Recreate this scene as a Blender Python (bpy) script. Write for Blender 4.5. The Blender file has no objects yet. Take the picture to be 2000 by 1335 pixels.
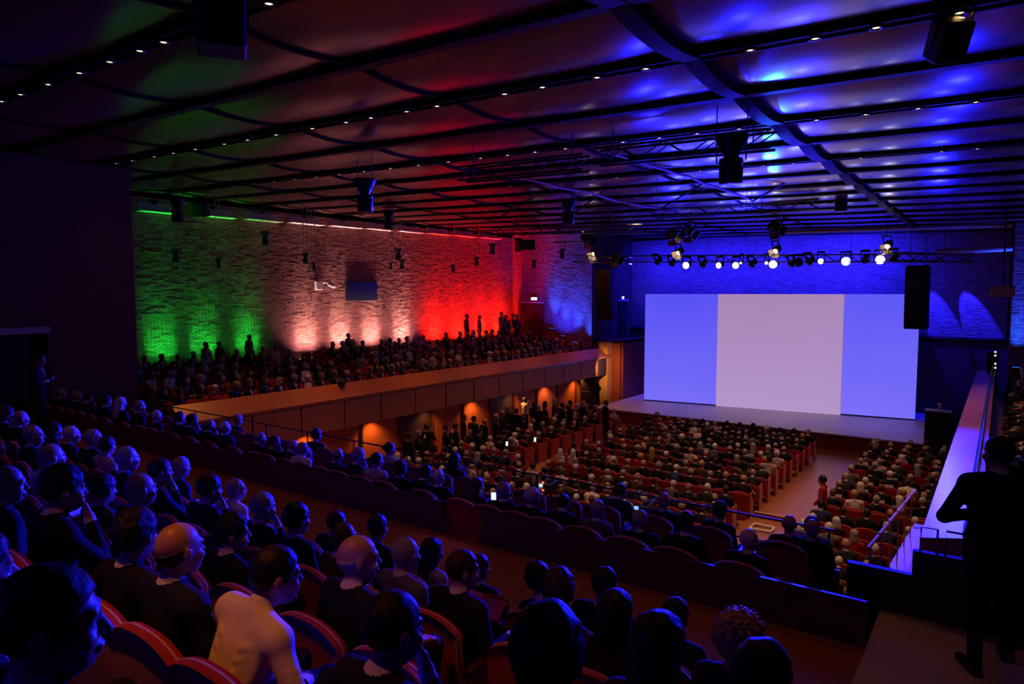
import bpy, math, random
import numpy as np
from mathutils import Vector, Matrix

random.seed(7)
rng = np.random.default_rng(7)
SC = bpy.context.scene
COL = SC.collection
PI = math.pi
ZC = 6.8                      # camera height above the stalls floor

# ------------------------------------------------------------------ camera
YAW = math.radians(35.75)
PITCH = math.radians(4.1)
FPX = 1330.0
cam_d = bpy.data.cameras.new('camera')
cam_d.sensor_width = 36.0
cam_d.lens = FPX * 36.0 / 2000.0
cam_d.clip_start = 0.05
cam_d.clip_end = 300
cam = bpy.data.objects.new('camera', cam_d)
COL.objects.link(cam)
cam.location = (0, 0, ZC)
cam.rotation_euler = (PI / 2 - PITCH, 0, YAW)
SC.camera = cam

# ------------------------------------------------------------------ view
SC.view_settings.view_transform = 'Standard'
SC.view_settings.look = 'None'
SC.view_settings.exposure = 0.0
SC.view_settings.gamma = 1.0
SC.view_settings.use_curve_mapping = False
SC.cycles.use_denoising = True
SC.cycles.max_bounces = 6
SC.cycles.diffuse_bounces = 3
SC.cycles.glossy_bounces = 3
SC.cycles.transmission_bounces = 4
SC.cycles.sample_clamp_indirect = 2.0
SC.cycles.caustics_reflective = False
SC.cycles.caustics_refractive = False

# ------------------------------------------------------------------ world (closed hall, no daylight)
world = bpy.data.worlds.new('world')
SC.world = world
world.use_nodes = True
world.node_tree.nodes['Background'].inputs[0].default_value = (0.02, 0.012, 0.03, 1)
world.node_tree.nodes['Background'].inputs[1].default_value = 0.0

# ------------------------------------------------------------------ lights
BLUE = (0.007, 0.008, 1.0)
VIOLET = (0.16, 0.04, 1.0)
WARM = (1.0, 0.34, 0.075)


def spot(name, loc, target, watts, color, angle, blend=0.3, size=0.06):
    d = bpy.data.lights.new(name, 'SPOT')
    d.energy = watts
    d.color = color
    d.spot_size = math.radians(angle)
    d.spot_blend = blend
    d.shadow_soft_size = size
    o = bpy.data.objects.new(name, d)
    COL.objects.link(o)
    o.location = loc
    v = Vector(target) - Vector(loc)
    o.rotation_euler = v.to_track_quat('-Z', 'Y').to_euler()
    return o


def bar_light(name, loc, target, watts, color, length, width, spread, along):
    d = bpy.data.lights.new(name, 'AREA')
    d.shape = 'RECTANGLE'
    d.size = length
    d.size_y = width
    d.energy = watts
    d.color = color
    d.spread = math.radians(spread)
    o = bpy.data.objects.new(name, d)
    COL.objects.link(o)
    z = (Vector(loc) - Vector(target)).normalized()
    x = Vector(along)
    x = (x - z * x.dot(z)).normalized()
    y = z.cross(x)
    m = Matrix((x, y, z)).transposed().to_4x4()
    m.translation = loc
    o.matrix_world = m
    return o


def point(name, loc, watts, color, size=0.1):
    d = bpy.data.lights.new(name, 'POINT')
    d.energy = watts
    d.color = color
    d.shadow_soft_size = size
    o = bpy.data.objects.new(name, d)
    COL.objects.link(o)
    o.location = loc
    return o


# ------------------------------------------------------------------ pixel rays (the photograph is 2000 x 1335)
FW = Vector((-math.sin(YAW) * math.cos(PITCH), math.cos(YAW) * math.cos(PITCH), -math.sin(PITCH)))
RT = Vector((math.cos(YAW), math.sin(YAW), 0))
UP = RT.cross(FW)
CAM = Vector((0, 0, ZC))


def ray(px, py):
    return (FW + RT * ((px - 1000.0) / FPX) + UP * ((667.5 - py) / FPX))


def on_x(px, py, x):
    r = ray(px, py)
    return CAM + r * (x / r.x)


def on_y(px, py, y):
    r = ray(px, py)
    return CAM + r * (y / r.y)


def on_z(px, py, z):
    r = ray(px, py)
    return CAM + r * ((z - ZC) / r.z)


def at_depth(px, py, d):
    return CAM + ray(px, py) * d


def project(p):
    v = Vector(p) - CAM
    d = v.dot(FW)
    return 1000 + FPX * v.dot(RT) / d, 667.5 - FPX * v.dot(UP) / d, d


# ------------------------------------------------------------------ materials
def mat(name, color, rough=0.6, metal=0.0, spec=0.5, noise=0.0, nscale=20.0, bump=0.0, coat=0.0, ramp=None,
        stretch=(1, 1, 1), sheen=0.0):
    m = bpy.data.materials.new(name)
    m.use_nodes = True
    nt = m.node_tree
    b = nt.nodes['Principled BSDF']
    b.inputs['Base Color'].default_value = (*color, 1)
    b.inputs['Roughness'].default_value = rough
    b.inputs['Metallic'].default_value = metal
    b.inputs['Specular IOR Level'].default_value = spec
    b.inputs['Coat Weight'].default_value = coat
    b.inputs['Sheen Weight'].default_value = sheen
    if noise > 0 or bump > 0:
        tc = nt.nodes.new('ShaderNodeTexCoord')
        mp = nt.nodes.new('ShaderNodeMapping')
        mp.inputs['Scale'].default_value = stretch
        nz = nt.nodes.new('ShaderNodeTexNoise')
        nz.inputs['Scale'].default_value = nscale
        nz.inputs['Detail'].default_value = 4
        nt.links.new(tc.outputs['Object'], mp.inputs['Vector'])
        nt.links.new(mp.outputs['Vector'], nz.inputs['Vector'])
        if noise > 0:
            mx = nt.nodes.new('ShaderNodeMix')
            mx.data_type = 'RGBA'
            mx.inputs['A'].default_value = (*[c * (1 - noise) for c in color], 1)
            mx.inputs['B'].default_value = (*[min(1, c * (1 + noise)) for c in color], 1)
            nt.links.new(nz.outputs['Fac'], mx.inputs['Factor'])
            nt.links.new(mx.outputs['Result'], b.inputs['Base Color'])
        if bump > 0:
            bp = nt.nodes.new('ShaderNodeBump')
            bp.inputs['Strength'].default_value = bump
            bp.inputs['Distance'].default_value = 0.01
            nt.links.new(nz.outputs['Fac'], bp.inputs['Height'])
            nt.links.new(bp.outputs['Normal'], b.inputs['Normal'])
    return m


def emit(name, color, strength):
    m = bpy.data.materials.new(name)
    m.use_nodes = True
    b = m.node_tree.nodes['Principled BSDF']
    b.inputs['Base Color'].default_value = (0.02, 0.02, 0.02, 1)
    b.inputs['Emission Color'].default_value = (*color, 1)
    b.inputs['Emission Strength'].default_value = strength
    return m


def brick_mat(name, c1, c2):
    m = bpy.data.materials.new(name)
    m.use_nodes = True
    nt = m.node_tree
    b = nt.nodes['Principled BSDF']
    g = nt.nodes.new('ShaderNodeNewGeometry')
    oi = nt.nodes.new('ShaderNodeObjectInfo')
    ad = nt.nodes.new('ShaderNodeMath')
    ad.operation = 'ADD'
    fr = nt.nodes.new('ShaderNodeMath')
    fr.operation = 'FRACT'
    mx = nt.nodes.new('ShaderNodeMix')
    mx.data_type = 'RGBA'
    mx.inputs['A'].default_value = (*c1, 1)
    mx.inputs['B'].default_value = (*c2, 1)
    nt.links.new(g.outputs['Random Per Island'], ad.inputs[0])
    nt.links.new(oi.outputs['Random'], ad.inputs[1])
    nt.links.new(ad.outputs[0], fr.inputs[0])
    nt.links.new(fr.outputs[0], mx.inputs['Factor'])
    nt.links.new(mx.outputs['Result'], b.inputs['Base Color'])
    b.inputs['Roughness'].default_value = 0.75
    return m


M = {}
M['brick'] = brick_mat('roman brick', (0.30, 0.135, 0.095), (0.50, 0.27, 0.20))
M['mortar'] = mat('mortar', (0.16, 0.10, 0.085), 0.9, noise=0.3, nscale=6)
M['wall'] = mat('dark plastered wall', (0.17, 0.06, 0.055), 0.85, noise=0.15, nscale=3)
M['panel'] = mat('varnished cherry ceiling panel', (0.17, 0.058, 0.05), 0.27, spec=1.0, noise=0.12, nscale=1.5, stretch=(1, 6, 1), coat=0.6)
M['panel'].node_tree.nodes['Principled BSDF'].inputs['Coat Roughness'].default_value = 0.17
M['rib'] = mat('black ceiling rib', (0.013, 0.010, 0.011), 0.55, spec=0.25, noise=0.2)
M['track'] = mat('aluminium track', (0.10, 0.09, 0.10), 0.35, metal=0.8, noise=0.1)
M['strip'] = mat('dark wood joint strip', (0.024, 0.011, 0.009), 0.6, spec=0.15, noise=0.15)
M['wood'] = mat('cherry wood', (0.46, 0.15, 0.05), 0.3, spec=0.9, noise=0.18, nscale=3, stretch=(8, 1, 8))
M['wood2'] = mat('cherry wood panel', (0.50, 0.15, 0.042), 0.55, spec=0.25, noise=0.18, nscale=2.5, stretch=(1, 7, 1))
M['wood_dark'] = mat('dark wood', (0.10, 0.032, 0.02), 0.45, noise=0.2, nscale=3, stretch=(1, 7, 1))
M['parquet'] = mat('oiled parquet', (0.36, 0.13, 0.045), 0.36, noise=0.2, nscale=4, stretch=(1, 9, 1))
M['stage'] = mat('stage boards', (0.72, 0.62, 0.64), 0.45, noise=0.08, nscale=3, stretch=(9, 1, 1))
M['fascia'] = mat('stage fascia', (0.30, 0.055, 0.03), 0.5, noise=0.15, nscale=3)
M['black'] = mat('matt black', (0.012, 0.012, 0.014), 0.5, spec=0.4, noise=0.15)
M['blackmetal'] = mat('black painted metal', (0.02, 0.02, 0.024), 0.32, metal=0.3, spec=0.6, noise=0.15)
M['steel'] = mat('brushed steel', (0.5, 0.5, 0.52), 0.28, metal=1.0, noise=0.1)
M['alu'] = mat('truss aluminium', (0.12, 0.12, 0.13), 0.35, metal=0.9, noise=0.1)
M['cable'] = mat('grey cable', (0.30, 0.28, 0.34), 0.5, noise=0.1)
M['white'] = mat('white paint', (0.75, 0.72, 0.70), 0.5, noise=0.05)
M['pale'] = mat('pale board', (0.62, 0.56, 0.52), 0.5, noise=0.06)
M['seat'] = mat('red velvet', (0.40, 0.012, 0.011), 0.75, spec=0.3, noise=0.15, nscale=40, bump=0.15, sheen=0.2)
M['seat_dark'] = mat('dark red seat shell', (0.30, 0.014, 0.012), 0.6, spec=0.3, noise=0.15, nscale=15)
M['piping'] = mat('pale piping', (0.55, 0.32, 0.28), 0.5, noise=0.05)
M['floor_dark'] = mat('dark step', (0.14, 0.05, 0.03), 0.5, noise=0.2)
M['door'] = mat('dark door', (0.035, 0.02, 0.02), 0.5, noise=0.2)
M['tvglass'] = mat('dark display glass', (0.012, 0.012, 0.03), 0.12, spec=0.6, noise=0.05)
M['lino'] = mat('pale floor covering', (0.60, 0.52, 0.56), 0.5, noise=0.12, nscale=5)
M['gold'] = mat('light wood pillar', (0.62, 0.30, 0.09), 0.4, noise=0.3, nscale=2, stretch=(6, 6, 1))


# ------------------------------------------------------------------ object helpers
def link(o, parent=None):
    COL.objects.link(o)
    if parent is not None:
        o.parent = parent
    return o


def tag(o, label=None, cat=None, group=None, kind=None):
    if label:
        o['label'] = label
    if cat:
        o['category'] = cat
    if group:
        o['group'] = group
    if kind:
        o['kind'] = kind
    return o


def empty(name, loc=(0, 0, 0), rz=0.0, parent=None):
    o = bpy.data.objects.new(name, None)
    o.empty_display_size = 0.1
    o.location = loc
    o.rotation_euler = (0, 0, rz)
    return link(o, parent)


class MB:
    """collects quads into one mesh"""

    def __init__(self):
        self.v = []
        self.f = []
        self.m = []
        self.smooth = []

    def add(self, verts, faces, mi=0, smooth=False):
        n = len(self.v)
        self.v.extend([tuple(p) for p in verts])
        for f in faces:
            self.f.append(tuple(i + n for i in f))
            self.m.append(mi)
            self.smooth.append(smooth)
        return self

    def box(self, lo, hi, mi=0, mtx=None):
        x0, y0, z0 = lo
        x1, y1, z1 = hi
        vs = [(x0, y0, z0), (x1, y0, z0), (x1, y1, z0), (x0, y1, z0), (x0, y0, z1), (x1, y0, z1), (x1, y1, z1), (x0, y1, z1)]
        if mtx is not None:
            vs = [mtx @ Vector(p) for p in vs]
        return self.add(vs, [(0, 3, 2, 1), (4, 5, 6, 7), (0, 1, 5, 4), (1, 2, 6, 5), (2, 3, 7, 6), (3, 0, 4, 7)], mi)

    def bbox(self, lo, hi, b=0.01, mi=0, mtx=None):
        """box with chamfered edges"""
        x0, y0, z0 = lo
        x1, y1, z1 = hi
        cx, cy, cz = (x0 + x1) / 2, (y0 + y1) / 2, (z0 + z1) / 2
        vs = []
        for ax in range(3):
            for s in (-1, 1):
                h = [(x1 - x0) / 2, (y1 - y0) / 2, (z1 - z0) / 2]
                u, w = [(1, 2), (2, 0), (0, 1)][ax]
                for a, c in ((-1, -1), (1, -1), (1, 1), (-1, 1)):
                    p = [0, 0, 0]
                    p[ax] = s * h[ax]
                    p[u] = a * (h[u] - b)
                    p[w] = c * (h[w] - b)
                    vs.append(Vector((cx + p[0], cy + p[1], cz + p[2])))
        if mtx is not None:
            vs = [mtx @ p for p in vs]
        fs = []
        for k in range(6):
            q = [k * 4 + i for i in range(4)]
            fs.append(tuple(q if k % 2 else q[::-1]))
        # chamfers via convex hull style joining
        idx = lambda ax, s, a, c: ax * 8 + (4 if s > 0 else 0) + {(-1, -1): 0, (1, -1): 1, (1, 1): 2, (-1, 1): 3}[(a, c)]
        for s in (-1, 1):
            for t in (-1, 1):
                # edge between +-X and +-Y (along Z): X face coords (u=y,w=z), Y face coords (u=z,w=x)
                fs.append((idx(0, s, t, -1), idx(0, s, t, 1), idx(1, t, 1, s), idx(1, t, -1, s)))
                # Y and Z (along X): Y (u=z,w=x), Z (u=x,w=y)
                fs.append((idx(1, s, t, -1), idx(1, s, t, 1), idx(2, t, 1, s), idx(2, t, -1, s)))
                # Z and X (along Y): Z (u=x,w=y), X (u=y,w=z)
                fs.append((idx(2, s, t, -1), idx(2, s, t, 1), idx(0, t, 1, s), idx(0, t, -1, s)))
        for sx in (-1, 1):
            for sy in (-1, 1):
                for sz in (-1, 1):
                    fs.append((idx(0, sx, sy, sz), idx(1, sy, sz, sx), idx(2, sz, sx, sy)))
        return self.add(vs, fs, mi)

    def tube(self, pts, r, n=8, mi=0, cap=True, smooth=True):
        pts = [Vector(p) for p in pts]
        rings = []
        for i, p in enumerate(pts):
            a = pts[max(0, i - 1)]
            c = pts[min(len(pts) - 1, i + 1)]
            t = (c - a).normalized()
            ref = Vector((0, 0, 1)) if abs(t.z) < 0.9 else Vector((1, 0, 0))
            u = t.cross(ref).normalized()
            w = t.cross(u).normalized()
            rr = r[i] if isinstance(r, (list, tuple)) else r
            rings.append([p + u * (rr * math.cos(2 * PI * k / n)) + w * (rr * math.sin(2 * PI * k / n)) for k in range(n)])
        vs = [q for ring in rings for q in ring]
        fs = []
        for i in range(len(rings) - 1):
            for k in range(n):
                k2 = (k + 1) % n
                fs.append((i * n + k, i * n + k2, (i + 1) * n + k2, (i + 1) * n + k))
        self.add(vs, fs, mi, smooth)
        if cap:
            self.add(rings[0], [tuple(range(n))], mi)
            self.add(rings[-1], [tuple(range(n - 1, -1, -1))], mi)
        return self

    def lathe(self, prof, n=20, mi=0, mtx=None, smooth=True):
        vs = []
        for r, z in prof:
            for k in range(n):
                a = 2 * PI * k / n
                p = Vector((r * math.cos(a), r * math.sin(a), z))
                vs.append(mtx @ p if mtx is not None else p)
        fs = []
        for i in range(len(prof) - 1):
            for k in range(n):
                k2 = (k + 1) % n
                fs.append((i * n + k, i * n + k2, (i + 1) * n + k2, (i + 1) * n + k))
        return self.add(vs, fs, mi, smooth)

    def mesh(self, name, mats):
        me = bpy.data.meshes.new(name)
        me.from_pydata([tuple(p) for p in self.v], [], self.f)
        for m in (mats if isinstance(mats, (list, tuple)) else [mats]):
            me.materials.append(m)
        me.polygons.foreach_set('material_index', self.m)
        me.polygons.foreach_set('use_smooth', self.smooth)
        me.update()
        return me

    def build(self, name, mats, parent=None, loc=(0, 0, 0), rot=(0, 0, 0)):
        o = bpy.data.objects.new(name, self.mesh(name, mats))
        o.location = loc
        o.rotation_euler = rot
        return link(o, parent)


def copy_tree(o, parent=None, kids=None):
    c = o.copy()
    link(c, parent)
    for ch in KIDS.get(o.name, []):
        copy_tree(ch, c)
    return c


KIDS = {}


def remember(root):
    """note the children of a prototype (before copies exist)"""
    for o in [root] + list(root.children_recursive):
        KIDS[o.name] = list(o.children)


def structure(o):
    o['kind'] = 'structure'
    return o
# ================================================================== STRUCTURE
XC = -9.5
XL, XR = -25.0, 6.0
YE, YB = 34.8, 40.0            # balcony end walls, stage back wall
ROWS_Y = [6.63 + 2.06 * k for k in range(-4, 17)]
STRIPS_X = [-3.4 + 4.15 * k for k in range(-5, 3)]


def zc(x):
    return ZC + 3.0 - 0.026 * (x + 3.4)


TILT = math.atan(0.026)


def brick_wall(name, origin, u, n, length, z0, z1, pieces=None, holes=(), seed=1):
    """running-bond wall of long thin bricks, every brick real relief; pieces = (u0,u1,z0,z1) region built brick by brick"""
    r = np.random.default_rng(seed)
    O, U, N = Vector(origin), Vector(u), Vector(n)
    bl, bh, j = 0.27, 0.054, 0.010
    slab = MB()
    a = O - N * 0.02
    b = a - N * 0.18
    vs = [a + Vector((0, 0, z0)), a + U * length + Vector((0, 0, z0)), a + U * length + Vector((0, 0, z1)), a + Vector((0, 0, z1)),
          b + Vector((0, 0, z0)), b + U * length + Vector((0, 0, z0)), b + U * length + Vector((0, 0, z1)), b + Vector((0, 0, z1))]
    slab.add(vs, [(0, 1, 2, 3), (5, 4, 7, 6), (0, 4, 5, 1), (3, 2, 6, 7), (0, 3, 7, 4), (1, 5, 6, 2)])
    wall = structure(slab.build(name, M['mortar']))
    mass = MB()
    # one brick mesh in (U,N,Z) axes
    rot = Matrix((U, N, Vector((0, 0, 1)))).transposed().to_4x4()
    one = MB().bbox((0, -0.03, 0), (bl, 0.0, bh), 0.005).mesh('brick', M['brick'])
    rows = int((z1 - z0) / (bh + j))
    made = 0
    for k in range(rows):
        zz = z0 + k * (bh + j)
        off = (0.5 * (k % 2) + 0.12 * r.random()) * (bl + j)
        uu = -off
        while uu < length:
            u0, u1 = max(uu, 0.0), min(uu + bl, length)
            uu += bl + j
            if u1 - u0 < 0.04:
                continue
            if any(h[0] < u1 and h[1] > u0 and h[2] < zz + bh and h[3] > zz for h in holes):
                continue
            out = 0.002 + 0.013 * r.random() ** 2.2
            dz = (r.random() - 0.5) * 0.005
            p = O + U * u0 + N * out + Vector((0, 0, zz + dz))
            if pieces and u1 - u0 > bl - 1e-6 and pieces[0] < u0 and u1 < pieces[1] and pieces[2] < zz < pieces[3] and made < 290:
                o = bpy.data.objects.new('brick', one)
                link(o, wall)
                o.matrix_local = Matrix.Translation(p) @ rot
                made += 1
                continue
            q = [p, p + U * (u1 - u0), p + U * (u1 - u0) + Vector((0, 0, bh)), p + Vector((0, 0, bh))]
            bk = [x - N * 0.04 for x in q]
            mass.add(q + bk, [(0, 1, 2, 3), (0, 4, 5, 1), (3, 2, 6, 7), (0, 3, 7, 4), (1, 5, 6, 2)])
    o = mass.build('brickwork', M['brick'], wall)
    o['kind'] = 'stuff'
    return wall


# ---- floors
structure(MB().box((-20.0, 8.4, -0.3), (2.0, 41, 0)).build('floor', M['parquet']))
f = structure(MB().box((-20.2, 4.75, 2.9), (-1.35, 6.68, ZC - 3.2))
              .box((-1.35, 4.75, 2.9), (-0.88, 6.76, ZC - 3.2)).box((-5.95, 6.715, 2.9), (-5.3, 6.96, ZC - 3.2)).build('floor_tier', M['parquet']))
structure(MB().box((-0.88, 4.75, 2.9), (2.6, 7.62, ZC - 3.2)).build('floor_walkway', M['lino']))
st = structure(MB().box((-20.2, -3, 1.0), (2.6, 0.0, ZC - 1.72)).build('floor_rear', M['floor_dark']))
BLOCK = {}   # row -> (seat back plane Y, floor z)
for nm, ys, top in (('A', 0.40, -0.87), ('B', 1.35, -1.26), ('C', 2.30, -1.67), ('D', 3.26, -2.03), ('E', 4.2, -2.36)):
    BLOCK[nm] = (ys, ZC + top - 0.965)
stp = empty('trim_1')
structure(stp)
for nm in 'ABCDE':
    ys, z = BLOCK[nm]
    MB().box((-20.2, ys - 0.42, 1.0), (0.0, ys + 0.54, z)).build('step', M['floor_dark'], stp)
BLOCK['F'] = (6.92, ZC - 3.60)
structure(MB().box((-20.2, 6.96, 0.0), (-1.75, 9.0, ZC - 3.6)).build('floor_tier_low', M['wood_dark']))
structure(MB().box((-20.2, 6.68, 2.6), (-5.95, 6.72, ZC - 2.77)).box((-5.3, 6.68, 2.6), (-0.88, 6.72, ZC - 2.77)).build('wall_aisle', M['wood_dark']))

# ---- rear side wall (left) with door
structure(MB().box((-20.3, -3, 2.0), (-20.0, 5.9, 10.6)).box((-20.3, 7.25, 2.0), (-20.0, 9.47, 10.6))
          .box((-20.3, 5.9, ZC - 0.99), (-20.0, 7.25, 10.6)).build('wall_rear_left', M['wall']))
d1 = structure(MB().box((-20.28, 5.9, ZC - 3.2), (-20.2, 7.25, ZC - 1.0)).build('door_1', M['door']))
MB().box((-20.02, 5.5, ZC - 1.03), (-19.93, 7.3, ZC - 0.86)).build('lintel', M['pale'], d1)
MB().bbox((-20.2, 6.1, ZC - 2.3), (-20.14, 6.2, ZC - 2.1), 0.01).build('handle', M['steel'], d1)
structure(MB().box((2.6, -3, 2.0), (2.9, 8.3, 10.2)).build('wall_rear_right', M['wall']))
structure(MB().box((-20.3, -3.3, 2.0), (2.9, -3.0, 10.6)).build('wall_rear', M['wall']))

# ---- left brick wall, end walls, back wall
brick_wall('wall_left', (XL, 9.0, ZC), (0, 1, 0), (1, 0, 0), 25.8, -3.3, 3.42, pieces=(2.5, 10.5, -2.62, -1.6), seed=3)
structure(MB().box((XL - 0.25, 9.0, 0), (XL - 0.02, YE, ZC - 3.3)).build('wall_left_base', M['wood_dark']))
structure(MB().box((XL, 8.8, 2), (-20.06, 9.0, 10.6)).build('wall_balcony_rear', M['wall']))
brick_wall('wall_end_left', (XL, YE, ZC), (1, 0, 0), (0, -1, 0), 5.65, -3.9, 3.8, holes=((0.62, 2.3, -3.9, -0.55),), seed=4)
d2 = structure(MB().box((XL + 0.62, YE - 0.0, ZC - 3.2), (XL + 2.3, YE + 0.06, ZC - 0.62)).build('door_2', M['door']))
MB().box((XL + 0.55, YE - 0.05, ZC - 0.62), (XL + 2.35, YE + 0.02, ZC - 0.52)).build('lintel', M['pale'], d2)
MB().bbox((XL + 0.8, YE - 0.06, ZC - 1.9), (XL + 0.9, YE, ZC - 1.7), 0.01).build('handle', M['steel'], d2)
brick_wall('wall_end_right', (0.3, YE, ZC), (1, 0, 0), (0, -1, 0), 5.7, -3.6, 2.9, seed=5)
brick_wall('wall_back', (-19.4, YB, ZC), (1, 0, 0), (0, -1, 0), 19.6, -2.2, 3.3, seed=6)
structure(MB().box((-19.6, YB - 0.25, 0), (0.4, YB - 0.05, ZC - 2.2)).box((-19.6, YB - 0.32, ZC - 2.26), (0.4, YB - 0.05, ZC - 2.14)).build('wall_back_base', M['wood_dark']))
# stage side walls
structure(MB().box((-19.6, YE + 0.2, ZC - 2.8), (-19.35, YB, 10.9)).build('wall_stage_left', M['wall']))
structure(MB().box((0.28, YE + 0.2, 0), (0.5, YB, 10.0)).build('wall_stage_right', M['wall']))
structure(MB().box((-19.6, YE + 0.2, 0), (-17.6, YE + 0.4, ZC - 2.75)).box((-17.7, YE + 0.4, 0), (-17.5, YB, ZC - 2.75)).box((-19.4, YE + 0.2, ZC - 2.85), (-17.5, YB, ZC - 2.75)).build('wall_stage_base', M['fascia']))
d3 = structure(MB().box((-19.36, 38.1, ZC - 2.8), (-19.28, 39.2, ZC - 0.5)).build('door_3', M['door']))
MB().box((-19.38, 38.0, ZC - 0.5), (-19.2, 39.3, ZC - 0.38)).build('lintel', M['pale'], d3)
structure(MB().box((XR, 8.3, 0), (XR + 0.3, YE, 10)).build('wall_right', M['wall']))

# ---- ceiling
ceil = structure(empty('ceiling', (XC, 17, ZC + 3.3)))


def cpart(mb, name, m, **k):
    o = mb.build(name, m, ceil, **k)
    o.location = Vector(o.location) - ceil.location
    return o


def panel_mesh(w, l, sag, nx=8, ny=10):
    mb = MB()
    vs, fs = [], []
    for i in range(nx + 1):
        for k in range(ny + 1):
            a, b = i / nx, k / ny
            z = -sag * (1 - (2 * b - 1) ** 2) - 0.03 * (1 - (2 * a - 1) ** 2)
            vs.append(((a - 0.5) * w, (b - 0.5) * l, z))
    for i in range(nx):
        for k in range(ny):
            q = i * (ny + 1) + k
            fs.append((q, q + 1, q + ny + 2, q + ny + 1))
    mb.add(vs, fs, 0, True)
    n = len(vs)
    # thickness: top sheet
    mb.add([(v[0], v[1], 0.05) for v in (vs[0], vs[nx * (ny + 1)], vs[-1], vs[ny])], [(0, 1, 2, 3)])
    return mb.mesh('panel', M['panel'])


PW = 4.15 - 0.1
pm = panel_mesh(PW, 2.06 - 0.12, 0.10)


def strip_mesh(w):
    mb = MB()
    n = 10
    for k in range(n):
        b0, b1 = k / n, (k + 1) / n
        z = [-0.10 * (1 - (2 * b - 1) ** 2) - 0.035 for b in (b0, b1)]
        y = [(b - 0.5) * 2.06 for b in (b0, b1)]
        mb.add([(-w / 2, y[0], z[0]), (w / 2, y[0], z[0]), (w / 2, y[1], z[1]), (-w / 2, y[1], z[1]),
                (-w / 2, y[0], 0.14), (w / 2, y[0], 0.14), (w / 2, y[1], 0.14), (-w / 2, y[1], 0.14)],
               [(0, 1, 2, 3), (0, 3, 7, 4), (1, 5, 6, 2)], 0, False)
    return mb.mesh('strip', M['strip'])


pm_edge = panel_mesh(0.80, 2.06 - 0.12, 0.06, 3, 8)
sm_thin, sm_wide = strip_mesh(0.075), strip_mesh(0.24)
ribm = {}
for k, y in enumerate(ROWS_Y):
    for i, x in enumerate(STRIPS_X):
        yc = y + 1.03
        if yc > YB:
            continue
        o = bpy.data.objects.new('strip', sm_wide if abs(x + 3.4) < 0.1 else sm_thin)
        link(o, ceil)
        o.location = Vector((x, yc, zc(x) + (0.03 if abs(x + 3.4) < 0.1 else 0.125))) - ceil.location
        xm = x + 4.15 / 2
        if xm < XR + 0.6:
            o = bpy.data.objects.new('panel', pm)
            link(o, ceil)
            o.location = Vector((xm, yc, zc(xm) + 0.13)) - ceil.location
            o.rotation_euler = (0, TILT, 0)
    if y + 1.03 < YE and y > 8:
        o = bpy.data.objects.new('panel', pm_edge)
        link(o, ceil)
        o.location = Vector((-24.6, y + 1.03, zc(-24.6) + 0.10)) - ceil.location
    # rib
    lit = (k % 2 == 1)
    w, h = (0.24, 0.15) if lit else (0.20, 0.13)
    L = 31.4
    mb = MB()
    if lit:     # two flanges and a recessed soffit, so the light track shows as a slot
        mb.box((-L / 2, -w / 2, 0), (L / 2, -w / 2 + 0.045, h + 0.1)).box((-L / 2, w / 2 - 0.045, 0), (L / 2, w / 2, h + 0.1))
        mb.box((-L / 2, -w / 2, 0.05), (L / 2, w / 2, h + 0.1))
    else:
        mb.bbox((-L / 2, -w / 2, 0), (L / 2, w / 2, h + 0.1), 0.015)
    o = cpart(mb, 'rib', M['rib'], loc=(XC, y, zc(XC)), rot=(0, TILT, 0))
    if lit and y < 26:
        for (x0, x1) in ((-2.9, 1.0), (-7.2, -3.9)):
            xm = (x0 + x1) / 2
            cpart(MB().box(((x0 - x1) / 2, -0.035, 0.02), ((x1 - x0) / 2, -0.015, 0.05)).box(((x0 - x1) / 2, 0.015, 0.02), ((x1 - x0) / 2, 0.035, 0.05)),
                  'track', M['track'], loc=(xm, y, zc(xm)), rot=(0, TILT, 0))
# solid deck above the panels
cpart(MB().box((-16, -20, 0), (16, 24, 0.2)), 'deck', M['rib'], loc=(XC, 17, zc(XC) + 0.3), rot=(0, TILT, 0))

# pale boards along the head of the left brick wall
t2 = structure(empty('trim_2', (XL, 20, ZC + 3)))
for a, b in ((273, 343), (385, 461), (481, 550), (568, 631), (647, 705), (717, 766), (780, 826), (838, 880), (890, 930), (940, 976)):
    ya = on_x(a, 440, XL + 0.25).y
    yb = on_x(b, 440, XL + 0.25).y
    za = ZC + 2.885 + (ya - 12.1) * 0.0173
    mb = MB().bbox((0.0, ya, 0.0), (0.42, yb, 0.035), 0.008).box((0.0, ya + 0.05, 0.035), (0.03, yb - 0.05, 0.34))
    o = mb.build('board', M['pale'], t2)
    o.location = Vector((XL + 0.02, 0, za)) - t2.location
    o2 = MB().bbox((0, ya + (yb - ya) / 2 - 0.06, -0.06), (0.12, ya + (yb - ya) / 2 + 0.06, 0.08), 0.01).build('bracket', M['black'], t2)
    o2.location = Vector((XL + 0.02, 0, za + 0.35)) - t2.location


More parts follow.
